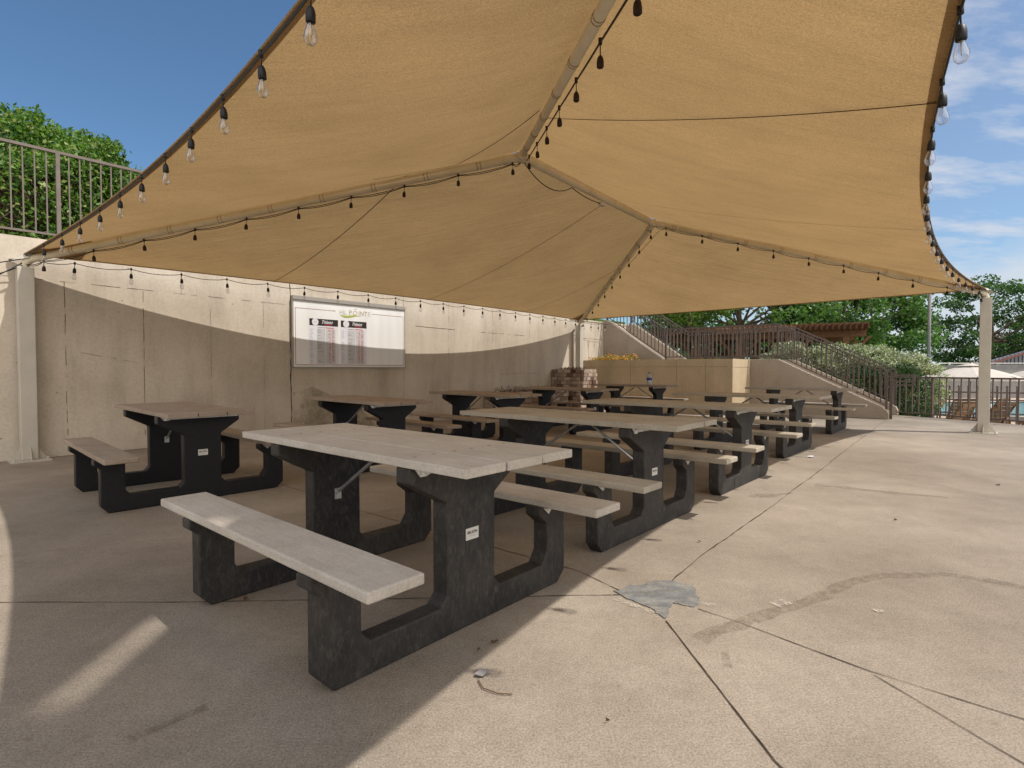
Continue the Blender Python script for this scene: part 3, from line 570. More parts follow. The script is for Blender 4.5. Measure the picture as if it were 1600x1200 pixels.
for P in (L0, R0, N0, K0):
    mb = MB(); c = Vector((P.x, P.y, 0)); h = .079
    mb.obox(c - E1 * h - E2 * h + EZ * .018, E1 * 2 * h, E2 * 2 * h, EZ * 2.31); p = wbuild(mb, 'post', 'cream_paint', canopy, bevel=.008)
    mb = MB(); mb.obox(c - E1 * .19 - E2 * .19, E1 * .38, E2 * .38, EZ * .018)
    for dx, dy in ((E1, E2), (-E1, E2), (E2, E1), (-E2, E1)): mb.prism([c + dx * (h - .001) - dy * .006 + EZ * .018, c + dx * .175 - dy * .006 + EZ * .018, c + dx * (h - .001) - dy * .006 + EZ * .17], dy * .012)
    for a_ in (-.155, .155):
        for b_ in (-.155, .155): mb.lathe([(0, .05), (.012, .05), (.012, .018)], c + E1 * a_ + E2 * b_, 6)
    bp = mb.build('base_plate', 'cream_paint', p)
    mb = MB(); out_ = Vector((P.x - 1.2, P.y - 7.8, 0)).normalized()            # loose corner of cloth tied over the pipe
    sd = Vector((-out_.y, out_.x, 0)); q0 = P + EZ * .015; vv = []
    for i in range(5):
        for j in range(5): a_, b_ = (i - 2) / 2, j / 4; vv.append(q0 + out_ * (-.10 + .27 * b_) + sd * a_ * .07 * (1.25 - b_) + EZ * (.03 * math.sin(3 * b_ + i) - .05 * abs(a_) - .05 * b_ * b_))
    mb.add(vv, [(i * 5 + j, (i + 1) * 5 + j, (i + 1) * 5 + j + 1, i * 5 + j + 1) for i in range(4) for j in range(4)]); wbuild(mb, 'corner_flap', 'cream_paint', canopy, smooth=True)

# ---------------------------------------------------------------- string lights
def sock_mesh(mat, drop):
    mb = MB(); mb.tube([(0, 0, .012), (0, 0, -drop)], .0032, 6); mb.lathe([(0, .018), (.011, .016), (.011, -.016), (0, -.018)], (0, 0, 0), 8)
    mb.lathe([(0, -drop + .004), (.009, -drop), (.016, -drop - .012), (.0195, -drop - .03), (.0195, -drop - .058), (.016, -drop - .062), (0, -drop - .055)], (0, 0, 0), 10)
    return mb
def bulb_mesh(drop):
    mb = MB(); z0 = -drop - .056
    mb.lathe([(.011, z0), (.013, z0 - .012), (.022, z0 - .035), (.0265, z0 - .056), (.024, z0 - .075), (.014, z0 - .088), (0, z0 - .092)], (0, 0, 0), 12, 0)
    mb.tube([(0, 0, z0), (0.003, 0, z0 - .03), (-.004, 0, z0 - .05), (.004, 0, z0 - .06)], .0018, 4, 1); return mb
proto = {}
def string_light(label, pts, n, bulbs, mat, droop, drop=.055, wires=2, t0=.04, t1=.98, gap=.0):
    root = wroot('string_light', pts(.5), label, 'string lights', 'string lights round and under the canopy')
    mb = MB(); ts = [t0 + (t1 - t0) * i / (n - 1) for i in range(n)]
    wl = [pts(0.005)] + [pts(t) for t in ts] + [pts(.995)]
    for wv in range(wires):
        q = []
        for i in range(len(wl) - 1):
            for k in range(5): f = k / 5; q.append(wl[i].lerp(wl[i + 1], f) - EZ * (4 * f * (1 - f) * droop * (1 + .5 * wv)) + Vector((0, 0, -.007 * wv)))
        q.append(wl[-1]); mb.tube(q, .0042 if wires > 1 else .0045, 5)
    wbuild(mb, 'cable', mat, root)
    key = (mat, drop, bulbs)
    for t in ts:
        if key not in proto:
            s_ = sock_mesh(mat, drop).build('socket', mat, root, smooth=True); b_ = bulb_mesh(drop).build('bulb', ['bulb_glass', 'filament'], s_, smooth=True) if bulbs else None
            proto[key] = (s_, b_)
        else:
            s_ = proto[key][0].copy(); C.objects.link(s_); s_.parent = root
            if bulbs: b_ = proto[key][1].copy(); C.objects.link(b_); b_.parent = s_
        s_.location = pts(t) - root.location; s_.rotation_euler = (random.uniform(-.05, .05), random.uniform(-.05, .05), random.uniform(0, 6))
def edgef(nm, dz=-.02): return lambda t: FACES[nm](t, 0)[0] + EZ * dz
def beamf(P, Q, off): return lambda t: (P - EZ * .075).lerp(Q - EZ * .075, t) + off
string_light('clear bulb string along the left overhead edge of the canopy', edgef('near'), 14, True, 'black_rubber', .005, t0=.0736, t1=.9464)
string_light('clear bulb string along the curved right edge of the canopy against the sky', edgef('sunny'), 18, True, 'black_rubber', .004, t0=.066, t1=.954)
string_light('drooping dark string with small bulbs along the canopy edge nearest the tall wall', edgef('wall', -.05), 20, True, 'black_rubber', .035, drop=.06, wires=1)
string_light('string of empty sockets on the beam from the left post to the ridge', beamf(L0, A0, Vector((.02, -.02, -.06))), 10, False, 'brown_rubber', .02, drop=.06)
string_light('string of empty sockets on the beam coming down overhead towards the viewer', beamf(A0, N0, Vector((.06, .02, -.03))), 10, False, 'brown_rubber', .002, drop=.075)
string_light('string of empty sockets on the beam falling to the far post by the block pillar', beamf(B0, K0, Vector((.05, 0, -.03))), 10, False, 'brown_rubber', .004, drop=.06, wires=1)
string_light('string of empty sockets on the long beam from the ridge to the right post', beamf(B0, R0, Vector((-.02, -.05, -.05))), 10, False, 'brown_rubber', .03, drop=.06, wires=1)
string_light('loose short run of lights from the far post towards the stair wall', lambda t: K0.lerp(S(14.5, -8.6, 2.50), t) + EZ * (-.02 - .3 * t * (1 - t)), 4, True, 'black_rubber', .01, drop=.06, wires=1, t0=.12, t1=.8)
# cords at the left post and on the ridge
ec = wroot('power_cord', L0, 'black cords running from the left post top down the tall wall at the frame edge', 'cord')
mb = MB()
for k, (z1, dr) in enumerate(((2.18, .05), (2.08, .22), (1.95, .12))):
    a = L0 + Vector((.02, -.03, -.06 - .04 * k)); b = S(.0 - .1 * k, WT + .02, z1); mb.tube([a.lerp(b, i / 12) - EZ * 4 * (i / 12) * (1 - i / 12) * dr for i in range(13)], .007, 6)
wbuild(mb, 'cable', 'black_rubber', ec)
rc = wroot('power_cord', A0, 'dark cord looping under the ridge beam to a small white plug box', 'cord')
mb = MB(); a = A0 + Vector((.03, -.03, -.15)); b = A0.lerp(B0, .52) - EZ * .16; c1_ = A0.lerp(B0, .3) - EZ * .14
mb.tube([a.lerp(c1_, i / 10) - EZ * 4 * (i / 10) * (1 - i / 10) * .15 for i in range(11)] + [c1_.lerp(b, i / 6) - EZ * 4 * (i / 6) * (1 - i / 6) * .03 for i in range(1, 7)], .006, 6); wbuild(mb, 'cable', 'brown_rubber', rc)
mb = MB(); mb.obox(b - E1 * .05 - E2 * .03 - EZ * .03, E1 * .12, E2 * .06, EZ * .05); wbuild(mb, 'plug_box', 'plate_white', rc, bevel=.01)

# ---------------------------------------------------------------- picnic tables
TL, TW, TH = 1.79, .65, .76
def make_table(pl, ext=0.0):
    root = bpy.data.objects.new('picnic_table', None); C.objects.link(root)
    bw = TW / 3; x0, x1 = -TL / 2 - ext, TL / 2
    mb = MB()
    for k in range(3): mb.box(x0, x1 - random.uniform(0, .006), -TW / 2 + k * bw + .004, -TW / 2 + (k + 1) * bw - .004, TH - .036, TH - random.uniform(0, .002))
    for k in range(3):
        for xx in (-.54, .54):
            for yy in (-.05, .05): mb.lathe([(0, .0012), (.011, .0012), (.012, -.002)], (xx, -TW / 2 + (k + .5) * bw + yy, TH), 8, 1)
    mb.build('tabletop', [pl, 'plank_brown'], root, bevel=.004)
    for sgn in (-1, 1):
        y0, y1 = (.511, .728) if sgn > 0 else (-.728, -.511)
        mb = MB(); mb.box(x0 if ext == 0 else -TL / 2, x1, y0, y1, .454 - .038, .454); mb.build('bench_seat', pl, root, bevel=.007)
    out = [(-.645, 0), (.645, 0), (.705, .055), (.705, .418), (.49, .418), (.49, .375), (.555, .325), (.555, .185), (.515, .125), (.20, .125), (.165, .165), (.165, .555), (.315, .66), (.315, .722), (-.315, .722), (-.315, .66), (-.125, .555), (-.125, .165), (-.16, .125), (-.50, .125), (-.535, .165), (-.535, .418), (-.735, .418), (-.735, .375), (-.695, .345), (-.695, .055)]
    for sx in (-1, 1):
        xo = .575 * sx; mb = MB(); mb.prism([(xo - .09 * sx, a, b) for a, b in out], (.09 * sx, 0, 0)); fr = mb.build('end_frame', 'black_plastic_shaded' if pl == 'plank_brown' else 'black_plastic', root, bevel=.007)
        mb = MB(); xs = xo + .001 * sx
        mb.box(min(xs, xs + .035 * sx), max(xs, xs + .035 * sx), -.27, .30, .718, .7235); mb.box(min(xs, xs + .005 * sx), max(xs, xs + .005 * sx), -.27, .30, .693, .7175)
        mb.prism([(xs, -.30, .7235), (xs, -.14, .7235), (xs, -.24, .685), (xs, -.27, .685)], (.006 * sx, 0, 0)); mb.lathe([(0, .012), (.012, .010), (.012, -.012), (0, -.012)], (xs + .006 * sx, -.255, .703), 8)
        mb.build('steel_bracket', 'galvanised', fr)
        for a, b, c in ((-.70, -.60, 1), (.52, .60, -1)):
            mb = MB(); mb.box(min(xs, xs + .03 * sx), max(xs, xs + .03 * sx), a, b, .410, .4155); mb.prism([(xs, a, .4095), (xs, b, .4095), (xs, (a + b) / 2, .375)], (.005 * sx, 0, 0)); mb.build('seat_bracket', 'galvanised', fr)
        mb = MB(); xi = .484 * sx
        mb.tube([(xi - .012 * sx, .02, .43), (.035 * sx, .02, .705)], .0095, 8); mb.box(min(xi, xi - .006 * sx), max(xi, xi - .006 * sx), 0, .04, .385, .445); mb.box(min(.005 * sx, .07 * sx), max(.005 * sx, .07 * sx), 0, .04, .716, .7235)
        mb.tube([(xi - .02 * sx, .015, .425), (xi - .004 * sx, .015, .425)], .011, 8)
        mb.build('brace', 'galvanised', root)
    mb = MB(); x = .575 + .002; mb.box(x - .001, x + .003, -.02, .055, .375, .425, 0)
    text_polys(mb, 'BELSON', .0165, (x + .0035, -.013, .401), (0, 1, 0), (0, 0, 1), 1, off=.0006); text_polys(mb, 'OUTDOORS', .006, (x + .0035, .0, .389), (0, 1, 0), (0, 0, 1), 1)
    mb.build('maker_plate', ['plate_white', 'ink_dark'], root)
    return root
def kids(o): return [x for x in bpy.data.objects if x.parent == o]
protos = {}
TB = [(-.62, 2.728, -40.95, 0, 'plank_grey', 'nearest picnic table, grey weathered planks, small white plate on its front leg frame'),
      (.54, 4.163, -41.38, .124, 'plank_tan', 'second picnic table of the sunny row, tan long top just behind the nearest table'),
      (1.817, 5.66, -41.18, .203, 'plank_tan', 'third picnic table of the sunny row, middle of the row along the shadow edge'),
      (3.362, 7.662, -41.3, .164, 'plank_tan', 'fourth picnic table of the sunny row, before the lit planter wall corner'),
      (5.394, 10.179, -40.2, .067, 'plank_tan', 'farthest picnic table of the sunny row, in front of the stair side wall'),
      (-3.061, 5.066, -43.55, 0, 'plank_brown', 'picnic table nearest the left post, dark greyish planks, alone by the tall wall'),
      (-1.732, 6.535, -44.6, 0, 'plank_brown', 'brown picnic table below the white notice board'),
      (-.431, 8.159, -45.4, 0, 'plank_brown', 'brown picnic table to the right of the notice board, third along the wall'),
      (1.02, 10.158, -39.5, .10, 'plank_brown', 'brown picnic table in front of the stacked block pillar'),
      (2.751, 12.26, -42.47, .037, 'plank_brown', 'farthest brown picnic table with a water bottle standing on it')]
def ctree(o, par=None):
    c = o.copy(); C.objects.link(c)
    if par: c.parent = par
    for ch in kids(o): ctree(ch, c)
    return c
for (x, y, a, ext, pl, lb) in TB:
    pk_ = (pl, ext)
    if pk_ not in protos: protos[pk_] = make_table(pl, ext); o = protos[pk_]
    else: o = ctree(protos[pk_])
    o.location = (x, y, 0.002); o.rotation_euler = (0, 0, R(a)); tag(o, lb, 'picnic table', 'picnic tables in two rows under the canopy')

# bottle
th = R(-42.47); bx, by = 2.751 + .33 * math.cos(th), 12.26 + .33 * math.sin(th)
bt = empty('water_bottle', (bx, by, .762), 'clear plastic water bottle with blue label standing on the farthest brown table', 'bottle')
MB_ = MB(); MB_.lathe([(0, 0), (.055, .002), (.058, .03), (.056, .16), (.045, .20), (.024, .235), (.022, .25), (0, .25)], (0, 0, 0), 14); MB_.build('bottle_body', 'clear_plastic', bt, smooth=True)
MB_ = MB(); MB_.lathe([(.0595, .10), (.0595, .155)], (0, 0, 0), 14); MB_.build('label_band', 'label_blue', bt)
MB_ = MB(); MB_.lathe([(0, .272), (.024, .27), (.024, .25), (0, .25)], (0, 0, 0), 12); MB_.build('cap', 'label_blue', bt)

# ---------------------------------------------------------------- notice board
nb = wroot('notice_board', S(5.8, WT, 1.7), 'white notice board with two score posters hung on the tall wall', 'notice board')
def WB(mb, s0, s1, z0, z1, d0, d1, mi=0): mb.obox(S(s0, WT + d0, z0), E1 * (s1 - s0), E2 * (d1 - d0), EZ * (z1 - z0), mi)
mb = MB(); WB(mb, 4.635, 6.965, 1.15, 2.285, .001, .045); wbuild(mb, 'board', 'sign_white', nb)
mb = MB(); WB(mb, 4.62, 6.98, 2.2855, 2.35, .001, .07); WB(mb, 4.61, 4.634, 1.14, 2.285, .001, .055); WB(mb, 6.966, 6.98, 1.14, 2.285, .001, .052); WB(mb, 4.635, 6.9655, 1.135, 1.1495, .001, .052); wbuild(mb, 'frame', 'sign_frame', nb)
mb = MB(); e = .0455
WB(mb, 4.665, 4.673, 1.175, 2.15, e, e + .002); WB(mb, 6.93, 6.938, 1.175, 2.15, e, e + .002); WB(mb, 4.673, 6.93, 1.175, 1.186, e, e + .002); WB(mb, 4.673, 5.43, 2.143, 2.15, e, e + .002); WB(mb, 6.2, 6.93, 2.143, 2.15, e, e + .002)
mb.lathe([(0, 0), (.010, .003), (0, .018)], S(5.40, WT + e, 2.140), 6, 1)
wbuild(mb, 'border_lines', ['line_brown', 'ink_dark'], nb)
mb = MB(); T_ = WT + e + .003
text_polys(mb, 'HIL', .105, S(5.50, T_, 2.10), E1, EZ, 1); text_polys(mb, 'P', .12, S(5.70, T_, 2.10), E1, EZ, 0)
text_polys(mb, 'O', .12, S(5.785, T_, 2.10), E1, EZ, 2); text_polys(mb, 'INT', .12, S(5.90, T_, 2.10), E1, EZ, 0); text_polys(mb, 'E', .12, S(6.105, T_, 2.10), E1, EZ, 1)
mb.add([S(5.51, T_, 2.085), S(5.60, T_, 2.045), S(5.70, T_, 2.045), S(5.86, T_, 2.085), S(5.98, T_, 2.09), S(5.80, T_, 2.10), S(5.65, T_, 2.08)], [tuple(range(7))], 3)
mb.add([S(5.80, T_, 2.20), S(5.84, T_, 2.225), S(5.88, T_, 2.20), S(5.87, T_, 2.21), S(5.84, T_, 2.215)], [(0, 1, 4), (1, 2, 3, 4)], 0)
wbuild(mb, 'logo', ['ink_gold', 'ink_faint', 'ink_gold', 'leaf_lime'], nb)
for (s0, s1, zt, sd_) in ((4.925, 5.475, 1.985, 1), (5.535, 6.075, 1.985, 2)):
    rr_ = random.Random(sd_); mb = MB(); WB(mb, s0 - .005, s1, 1.185, zt - .118, e, e + .003, 0); wid = s1 - s0
    for a, b in ((.17, .235), (.52, .62), (.90, 1.0)): pass
    WB(mb, s0 + .25 * wid, s0 + .54 * wid, 1.20, zt - .17, e + .003, e + .0036, 1); WB(mb, s0 + .56 * wid, s0 + .90 * wid, 1.20, zt - .17, e + .003, e + .0036, 1)
    WB(mb, s0 + .27 * wid, s0 + .53 * wid, zt - .158, zt - .146, e + .003, e + .004, 3); WB(mb, s0 + .55 * wid, s0 + .85 * wid, zt - .158, zt - .144, e + .003, e + .004, 2)
    z_ = zt - .19
    while z_ > 1.22:
        if rr_.random() < .55:
            x_ = s0 + .28 * wid
            for k in range(rr_.randint(3, 6)): WB(mb, x_, x_ + .012, z_, z_ + rr_.uniform(.006, .016), e + .0036, e + .0045, 3); x_ += .018
        for xx in (.66, .78):
            for k in range(2):
                if rr_.random() < .85: WB(mb, s0 + xx * wid + k * .022, s0 + xx * wid + k * .022 + .014, z_, z_ + rr_.uniform(.008, .016), e + .0036, e + .0045, 2)
        if rr_.random() < .8: WB(mb, s0 + .02 * wid, s0 + rr_.uniform(.08, .13) * wid, z_, z_ + .008, e + .003, e + .004, 4)
        z_ -= .026
    pn = wbuild(mb, 'poster', ['paper_white', 'paper_grey', 'ink_red', 'ink_grey', 'ink_blue'], nb)
    mb = MB(); WB(mb, s0, s1, zt - .118, zt, e, e + .004, 0); T2 = WT + e + .0055
    cc = S(s0 + .105, T2, zt - .058); mb.add([cc + E1 * .062 * math.cos(k * math.pi / 12) + EZ * .062 * math.sin(k * math.pi / 12) for k in range(24)], [tuple(range(24))], 1)
    text_polys(mb, 'Titleist', .078, S(s0 + .215, T2, zt - .078), E1, EZ, 1, shear=.45, off=.0012)
    WB(mb, s0 + .28, s0 + .42, zt - .103, zt - .092, e + .004, e + .0055, 2); text_polys(mb, 'Titleist', .018, S(s0 + .08, T2 + .001, zt - .063), E1, EZ, 3, shear=.4)
    wbuild(mb, 'poster_header', ['ink_dark', 'paper_white', 'ink_red', 'ink_grey'], nb)

# ---------------------------------------------------------------- stacked block pillar and low block wall
def blocks(mb, o, ax, L_, outn, z0, z1, bl=.20, bh=.10, batter=0.0):
    """one face of split-face blocks: origin o, along ax for L_, facing outn"""
    n = int(round((z1 - z0) / bh)); ax = Vector(ax); outn = Vector(outn)
    for r_ in range(n):
        x = -(r_ % 2) * bl / 2
        while x < L_ - .01:
            a, b = max(x, 0), min(x + bl, L_)
            if b - a > .03:
                dp = random.uniform(-.008, .018); zz_ = z0 + r_ * bh
                g = .004; p = o + ax * (a + g) + EZ * (zz_ + g) - outn * (.10 + batter * (zz_ - z0)); mb.obox(p, ax * (b - a - 2 * g), outn * (.10 + dp), EZ * (bh - 2 * g))
            x += bl
pil = wroot('block_pillar', S(12.3, -8.4, 0), 'square brown split-face block planter pillar round the far post', 'planter')
mb = MB(); blocks(mb, S(11.85, -8.90, 0), E2, .98, -E1, 0, 1.10, .2, .10, .07)
mb2 = mb; blocks(mb2, S(11.86, -7.92, 0), E1, .86, E2, 0, 1.10, .17, .10, .07)
mb.sbox(11.98, 12.66, -8.9, -8.04, 0, 1.04, 1); wbuild(mb, 'block_courses', ['block_stone', 'joint_dark'], pil, bevel=.006, seg=1)
mb = MB(); mb.sbox(11.99, 12.64, -8.88, -8.06, 1.041, 1.07); wbuild(mb, 'planting_soil', 'soil', pil)
lw_ = wroot('block_wall', S(10.3, -8.4, 0), 'knee-high brown block planter along the foot of the tall wall', 'planter')
mb = MB(); blocks(mb, S(9.3, -8.25, 0), E1, 2.48, E2, 0, .50, .28, .10, .03); blocks(mb, S(9.28, -8.9, 0), E2, .64, -E1, 0, .50, .28, .10, .03); mb.sbox(9.42, 11.75, -8.9, -8.37, 0, .44)
for k in range(8): mb.sbox(9.27 + k * .31, 9.57 + k * .31, -8.47, -8.22, .502, .56)
wbuild(mb, 'block_courses', 'block_stone', lw_, bevel=.006, seg=1)

# ---------------------------------------------------------------- foliage
def leaves(name, mat, P, size, up=0.3, parent=None, asp=.5, jit=.35, seed=1, nrm=None, dense=None):
    """P: (n,3) positions; each leaf a folded diamond"""
    r = np.random.default_rng(seed); n = len(P); P = np.asarray(P, float)
    d = r.normal(size=(n, 3)); d /= np.linalg.norm(d, axis=1)[:, None]
    nn = r.normal(size=(n, 3)); nn[:, 2] += up * 3
    if nrm is not None: nn += nrm * 1.6
    nn -= (nn * d).sum(1)[:, None] * d; nn /= np.linalg.norm(nn, axis=1)[:, None] + 1e-9; sd = np.cross(d, nn)
    s_ = size * (1 + r.uniform(-jit, jit, n))[:, None]
    a = P - d * s_ * .5; b = P + d * s_ * .5; m1 = P + sd * s_ * asp * .5 - nn * s_ * .08 - d * s_ * .05; m2 = P - sd * s_ * asp * .5 - nn * s_ * .08 - d * s_ * .05
    V = np.stack([a, m1, b, m2], 1).reshape(-1, 3)
    me = bpy.data.meshes.new(name); me.vertices.add(4 * n); me.vertices.foreach_set('co', V.ravel())
    me.loops.add(4 * n); me.loops.foreach_set('vertex_index', np.arange(4 * n)); me.polygons.add(n); me.polygons.foreach_set('loop_start', np.arange(0, 4 * n, 4)); me.polygons.foreach_set('loop_total', np.full(n, 4))
    me.update(calc_edges=True); me.materials.append(MATS[mat]); o = bpy.data.objects.new(name, me); C.objects.link(o)
    if parent is not None: o.parent = parent; o.matrix_parent_inverse = Matrix.Translation(-parent.location)
    return o
def crown_pts(c, rad, nblob, per, blobr, seed, low=-.75, clip=None):
    r = np.random.default_rng(seed); out = []
    c = np.array(c); rad = np.array(rad)
    while len(out) < nblob:
        v = r.normal(size=3); v /= np.linalg.norm(v); v *= r.uniform(.45, 1.0) ** .5
        if v[2] < low: continue
        out.append(c + v * rad)
    pts = []
    for b in out:
        q = r.normal(size=(per, 3)); q /= np.linalg.norm(q, axis=1)[:, None]; q *= (r.uniform(.25, 1, per) ** .5)[:, None]
        br = blobr * r.uniform(.6, 1.25); q *= np.array([br * 1.15, br * 1.15, br * .62]); pts.append(b + q)
    return np.concatenate(pts), out
def tree(label, x, y, z0, h, rad, mat, seed, nblob=60, per=260, lsz=.20, blobr=1.0, trunk_r=.22, low=-.6, group='trees beyond the stairs and pool'):
    root = wroot('tree', (x, y, z0), label, 'tree', group); cz = z0 + h - rad[2]
    P, bl = crown_pts((x, y, cz), rad, nblob, per, blobr, seed, low)
    leaves('crown', mat, P, lsz, parent=root, seed=seed, asp=.62)
    mb = MB(); rr_ = random.Random(seed); tp = Vector((x + rr_.uniform(-.3, .3), y, cz + rad[2] * .3))
    mb.tube([Vector((x, y, z0 - .1)), Vector((x + .05, y, z0 + (cz - z0) * .5)), Vector((x - .05, y, cz)), tp], [trunk_r, trunk_r * .8, trunk_r * .6, trunk_r * .3], 9)
    for b in bl[::3]:
        b = Vector(b); s_ = Vector((x, y, cz - rad[2] * rr_.uniform(.1, .7))); m_ = s_.lerp(b, .5) + Vector((0, 0, .25)); mb.tube([s_, m_, b], [trunk_r * .38, trunk_r * .22, trunk_r * .07], 5)
    wbuild(mb, 'trunk', 'bark', root); return root
GB = -.95
tree('light green tree behind the stair top, its low branches showing under the canopy edge', 7.9, 25.0, 2.0, 5.6, (3.6, 2.6, 2.3), 'tree_leaf_bright', 3, 46, 240, .19, .85, low=-1)
tree('mid green spreading tree left of the thin light pole above the pergola', 13.6, 33.0, GB, 9.2, (5.2, 3.4, 3.9), 'tree_leaf', 4, 60, 240, .24, 1.05)
tree('dense rounded green tree rising right behind the pergola end', 20.4, 34.0, GB, 9.2, (4.6, 3.2, 4.3), 'tree_leaf', 5, 80, 260, .24, 1.1, low=-1)
tree('tall dark green tree just left of the tall grey light pole', 24.2, 36.0, GB, 8.6, (2.6, 2.6, 4.5), 'tree_leaf_deep', 6, 60, 260, .22, .9, low=-1)
tree('dark gap-crowned tree behind the right canopy post', 45.2, 52.0, GB, 10.8, (6.2, 4.0, 4.9), 'tree_leaf_deep', 8, 80, 210, .25, 1.0, low=-.7)
tree('dark broad tree at the right edge of the view beyond the metal roof', 53.2, 53.5, GB, 10.0, (5.6, 4.2, 4.7), 'tree_leaf', 9, 80, 230, .25, 1.0, low=-.7)
tree('small distant tree low behind the pergola posts', 12.0, 44.0, GB, 5.6, (5.0, 3, 2.6), 'tree_leaf_deep', 10, 36, 200, .26, 1.1, low=-1)
tree('low distant tree closing the gap between the rounded tree and the light pole', 17.5, 46.0, GB, 6.0, (5, 3, 2.9), 'tree_leaf', 12, 46, 200, .26, 1.1, low=-1)

# variegated pale shrubs behind the stairs
SHR = [(1238, 15.9, .80, 1.90, 'leftmost pale variegated shrub behind the top of the lower stair flight'), (1292, 15.6, .85, 1.80, 'pale variegated shrub behind the upper half of the stair railing'), (1345, 15.6, .9, 1.78, 'pale variegated shrub in front of the pergola post'),
       (1392, 14.9, .8, 1.56, 'tall pale shrub behind the rail loop at the stair foot'), (1432, 15.2, .66, 1.40, 'pale shrub spilling against the pool fence beside the light pole')]
for i, (u, y, rd, top, lb) in enumerate(SHR):
    x = (u - 800) / 862 * y; z0 = -.9 if i > 1 else .5; root = wroot('variegated_shrub', (x, y, z0), lb, 'shrub', 'pale shrubs beside the stairs')
    lo_ = .95 if i < 4 else -.3; P, bl = crown_pts((x, y, (top + lo_) / 2), (rd, rd * .75, (top - lo_) / 2), 44 if i < 4 else 60, 190, .24, 20 + i, -1); leaves('foliage', 'pale_leaf', P, .058, parent=root, seed=20 + i, asp=.55)
    mb = MB()
    for b in bl[::4]: b = Vector(b); mb.tube([Vector((x, y, z0)), Vector((x, y, z0)).lerp(b, .5) + Vector((.04, 0, .1)), b], [.022, .014, .006], 5)
    wbuild(mb, 'stems', 'bark', root)
# dark evergreen hedge under them
for i, (u, y) in enumerate(((1300, 14.9), (1365, 14.2), (1408, 14.05))):
    x = (u - 800) / 862 * y; root = wroot('dark_hedge', (x, y, -.9), ('dark hedge plant seen between the pickets at mid stair', 'dark hedge plant seen between the lower stair pickets', 'dark hedge plant at the stair foot by the end post')[i], 'hedge', 'dark hedge under the pale shrubs')
    P, bl = crown_pts((x, y, .15), (.8, .5, 1.05), 70, 150, .26, 40 + i, -1); leaves('foliage', 'hedge_leaf', P, .06, parent=root, seed=40 + i)
    mb = MB()
    for b in bl[::5]: b = Vector(b); mb.tube([Vector((x, y, -.9)), b], [.02, .005], 5)
    wbuild(mb, 'stems', 'bark', root)

# vine-covered mound behind the wall railing
vm = wroot('vine_mound', S(1.1, -11.6, 2.66), 'big rounded mound of bright green vines behind the wall railing at top left', 'vines')
r = np.random.default_rng(5); n = 95000; cs, ct, cz = .95, -11.9, 2.5; rs, rt_, rz = 3.15, 1.85, 2.42
th_ = r.uniform(0, 2 * np.pi, n); ph = np.arccos(r.uniform(0, 1, n)); nx, ny, nz = np.sin(ph) * np.cos(th_), np.sin(ph) * np.sin(th_), np.cos(ph)
lump = 1 + .07 * np.sin(5 * th_ + 3 * nz) + .05 * np.sin(11 * th_ + 7 * nz * 2) - .15 * r.uniform(0, 1, n) ** 2 + .016 * r.normal(size=n)
sg = lambda q: np.sign(q) * np.abs(q) ** .8
ss = cs + rs * sg(nx) * lump; tt = ct + rt_ * sg(ny) * lump; zq = cz + rz * nz ** .55 * lump
PX = np.stack([ss * E1.x + tt * E2.x, ss * E1.y + tt * E2.y, zq], 1); NX = np.stack([nx * E1.x + ny * E2.x, nx * E1.y + ny * E2.y, nz], 1)
keep = (ny > -.5) & (zq > 2.68); leaves('leaves', 'vine_leaf', PX[keep], .075, parent=vm, seed=6, nrm=NX[keep], asp=.48, up=.25)
mb = MB(); rr_ = random.Random(3)
for k in range(190):
    t0 = rr_.uniform(0, 6.28); q = []
    z_ = 2.66
    for i in range(7):
        f = i / 6; ph_ = (1 - f) * 1.5 + .1; a_ = t0 + .25 * math.sin(i + k); q.append(S(cs + rs * .9 * math.sin(ph_) * math.cos(a_) + rr_.uniform(-.1, .1), ct + rt_ * .9 * math.sin(ph_) * math.sin(a_) + rr_.uniform(-.1, .1), max(2.66, cz + rz * .9 * max(0.0, math.cos(ph_)) ** .8)))
    mb.tube(q, [.012, .010, .009, .008, .007, .006, .004], 4)
wbuild(mb, 'stems', 'bark', vm)
mb = MB(); g = []
for i in range(13):
    for j in range(25):
        ph_ = i / 12 * 1.57; a_ = j / 24 * 6.283; g.append(S(cs + rs * .80 * math.sin(ph_) * math.cos(a_), ct + rt_ * .80 * math.sin(ph_) * math.sin(a_), 2.62 + rz * .8 * math.cos(ph_)))
mb.add(g, [(i * 25 + j, i * 25 + j + 1, (i + 1) * 25 + j + 1, (i + 1) * 25 + j) for i in range(12) for j in range(24)]); wbuild(mb, 'mound_core', 'soil', vm, smooth=True)

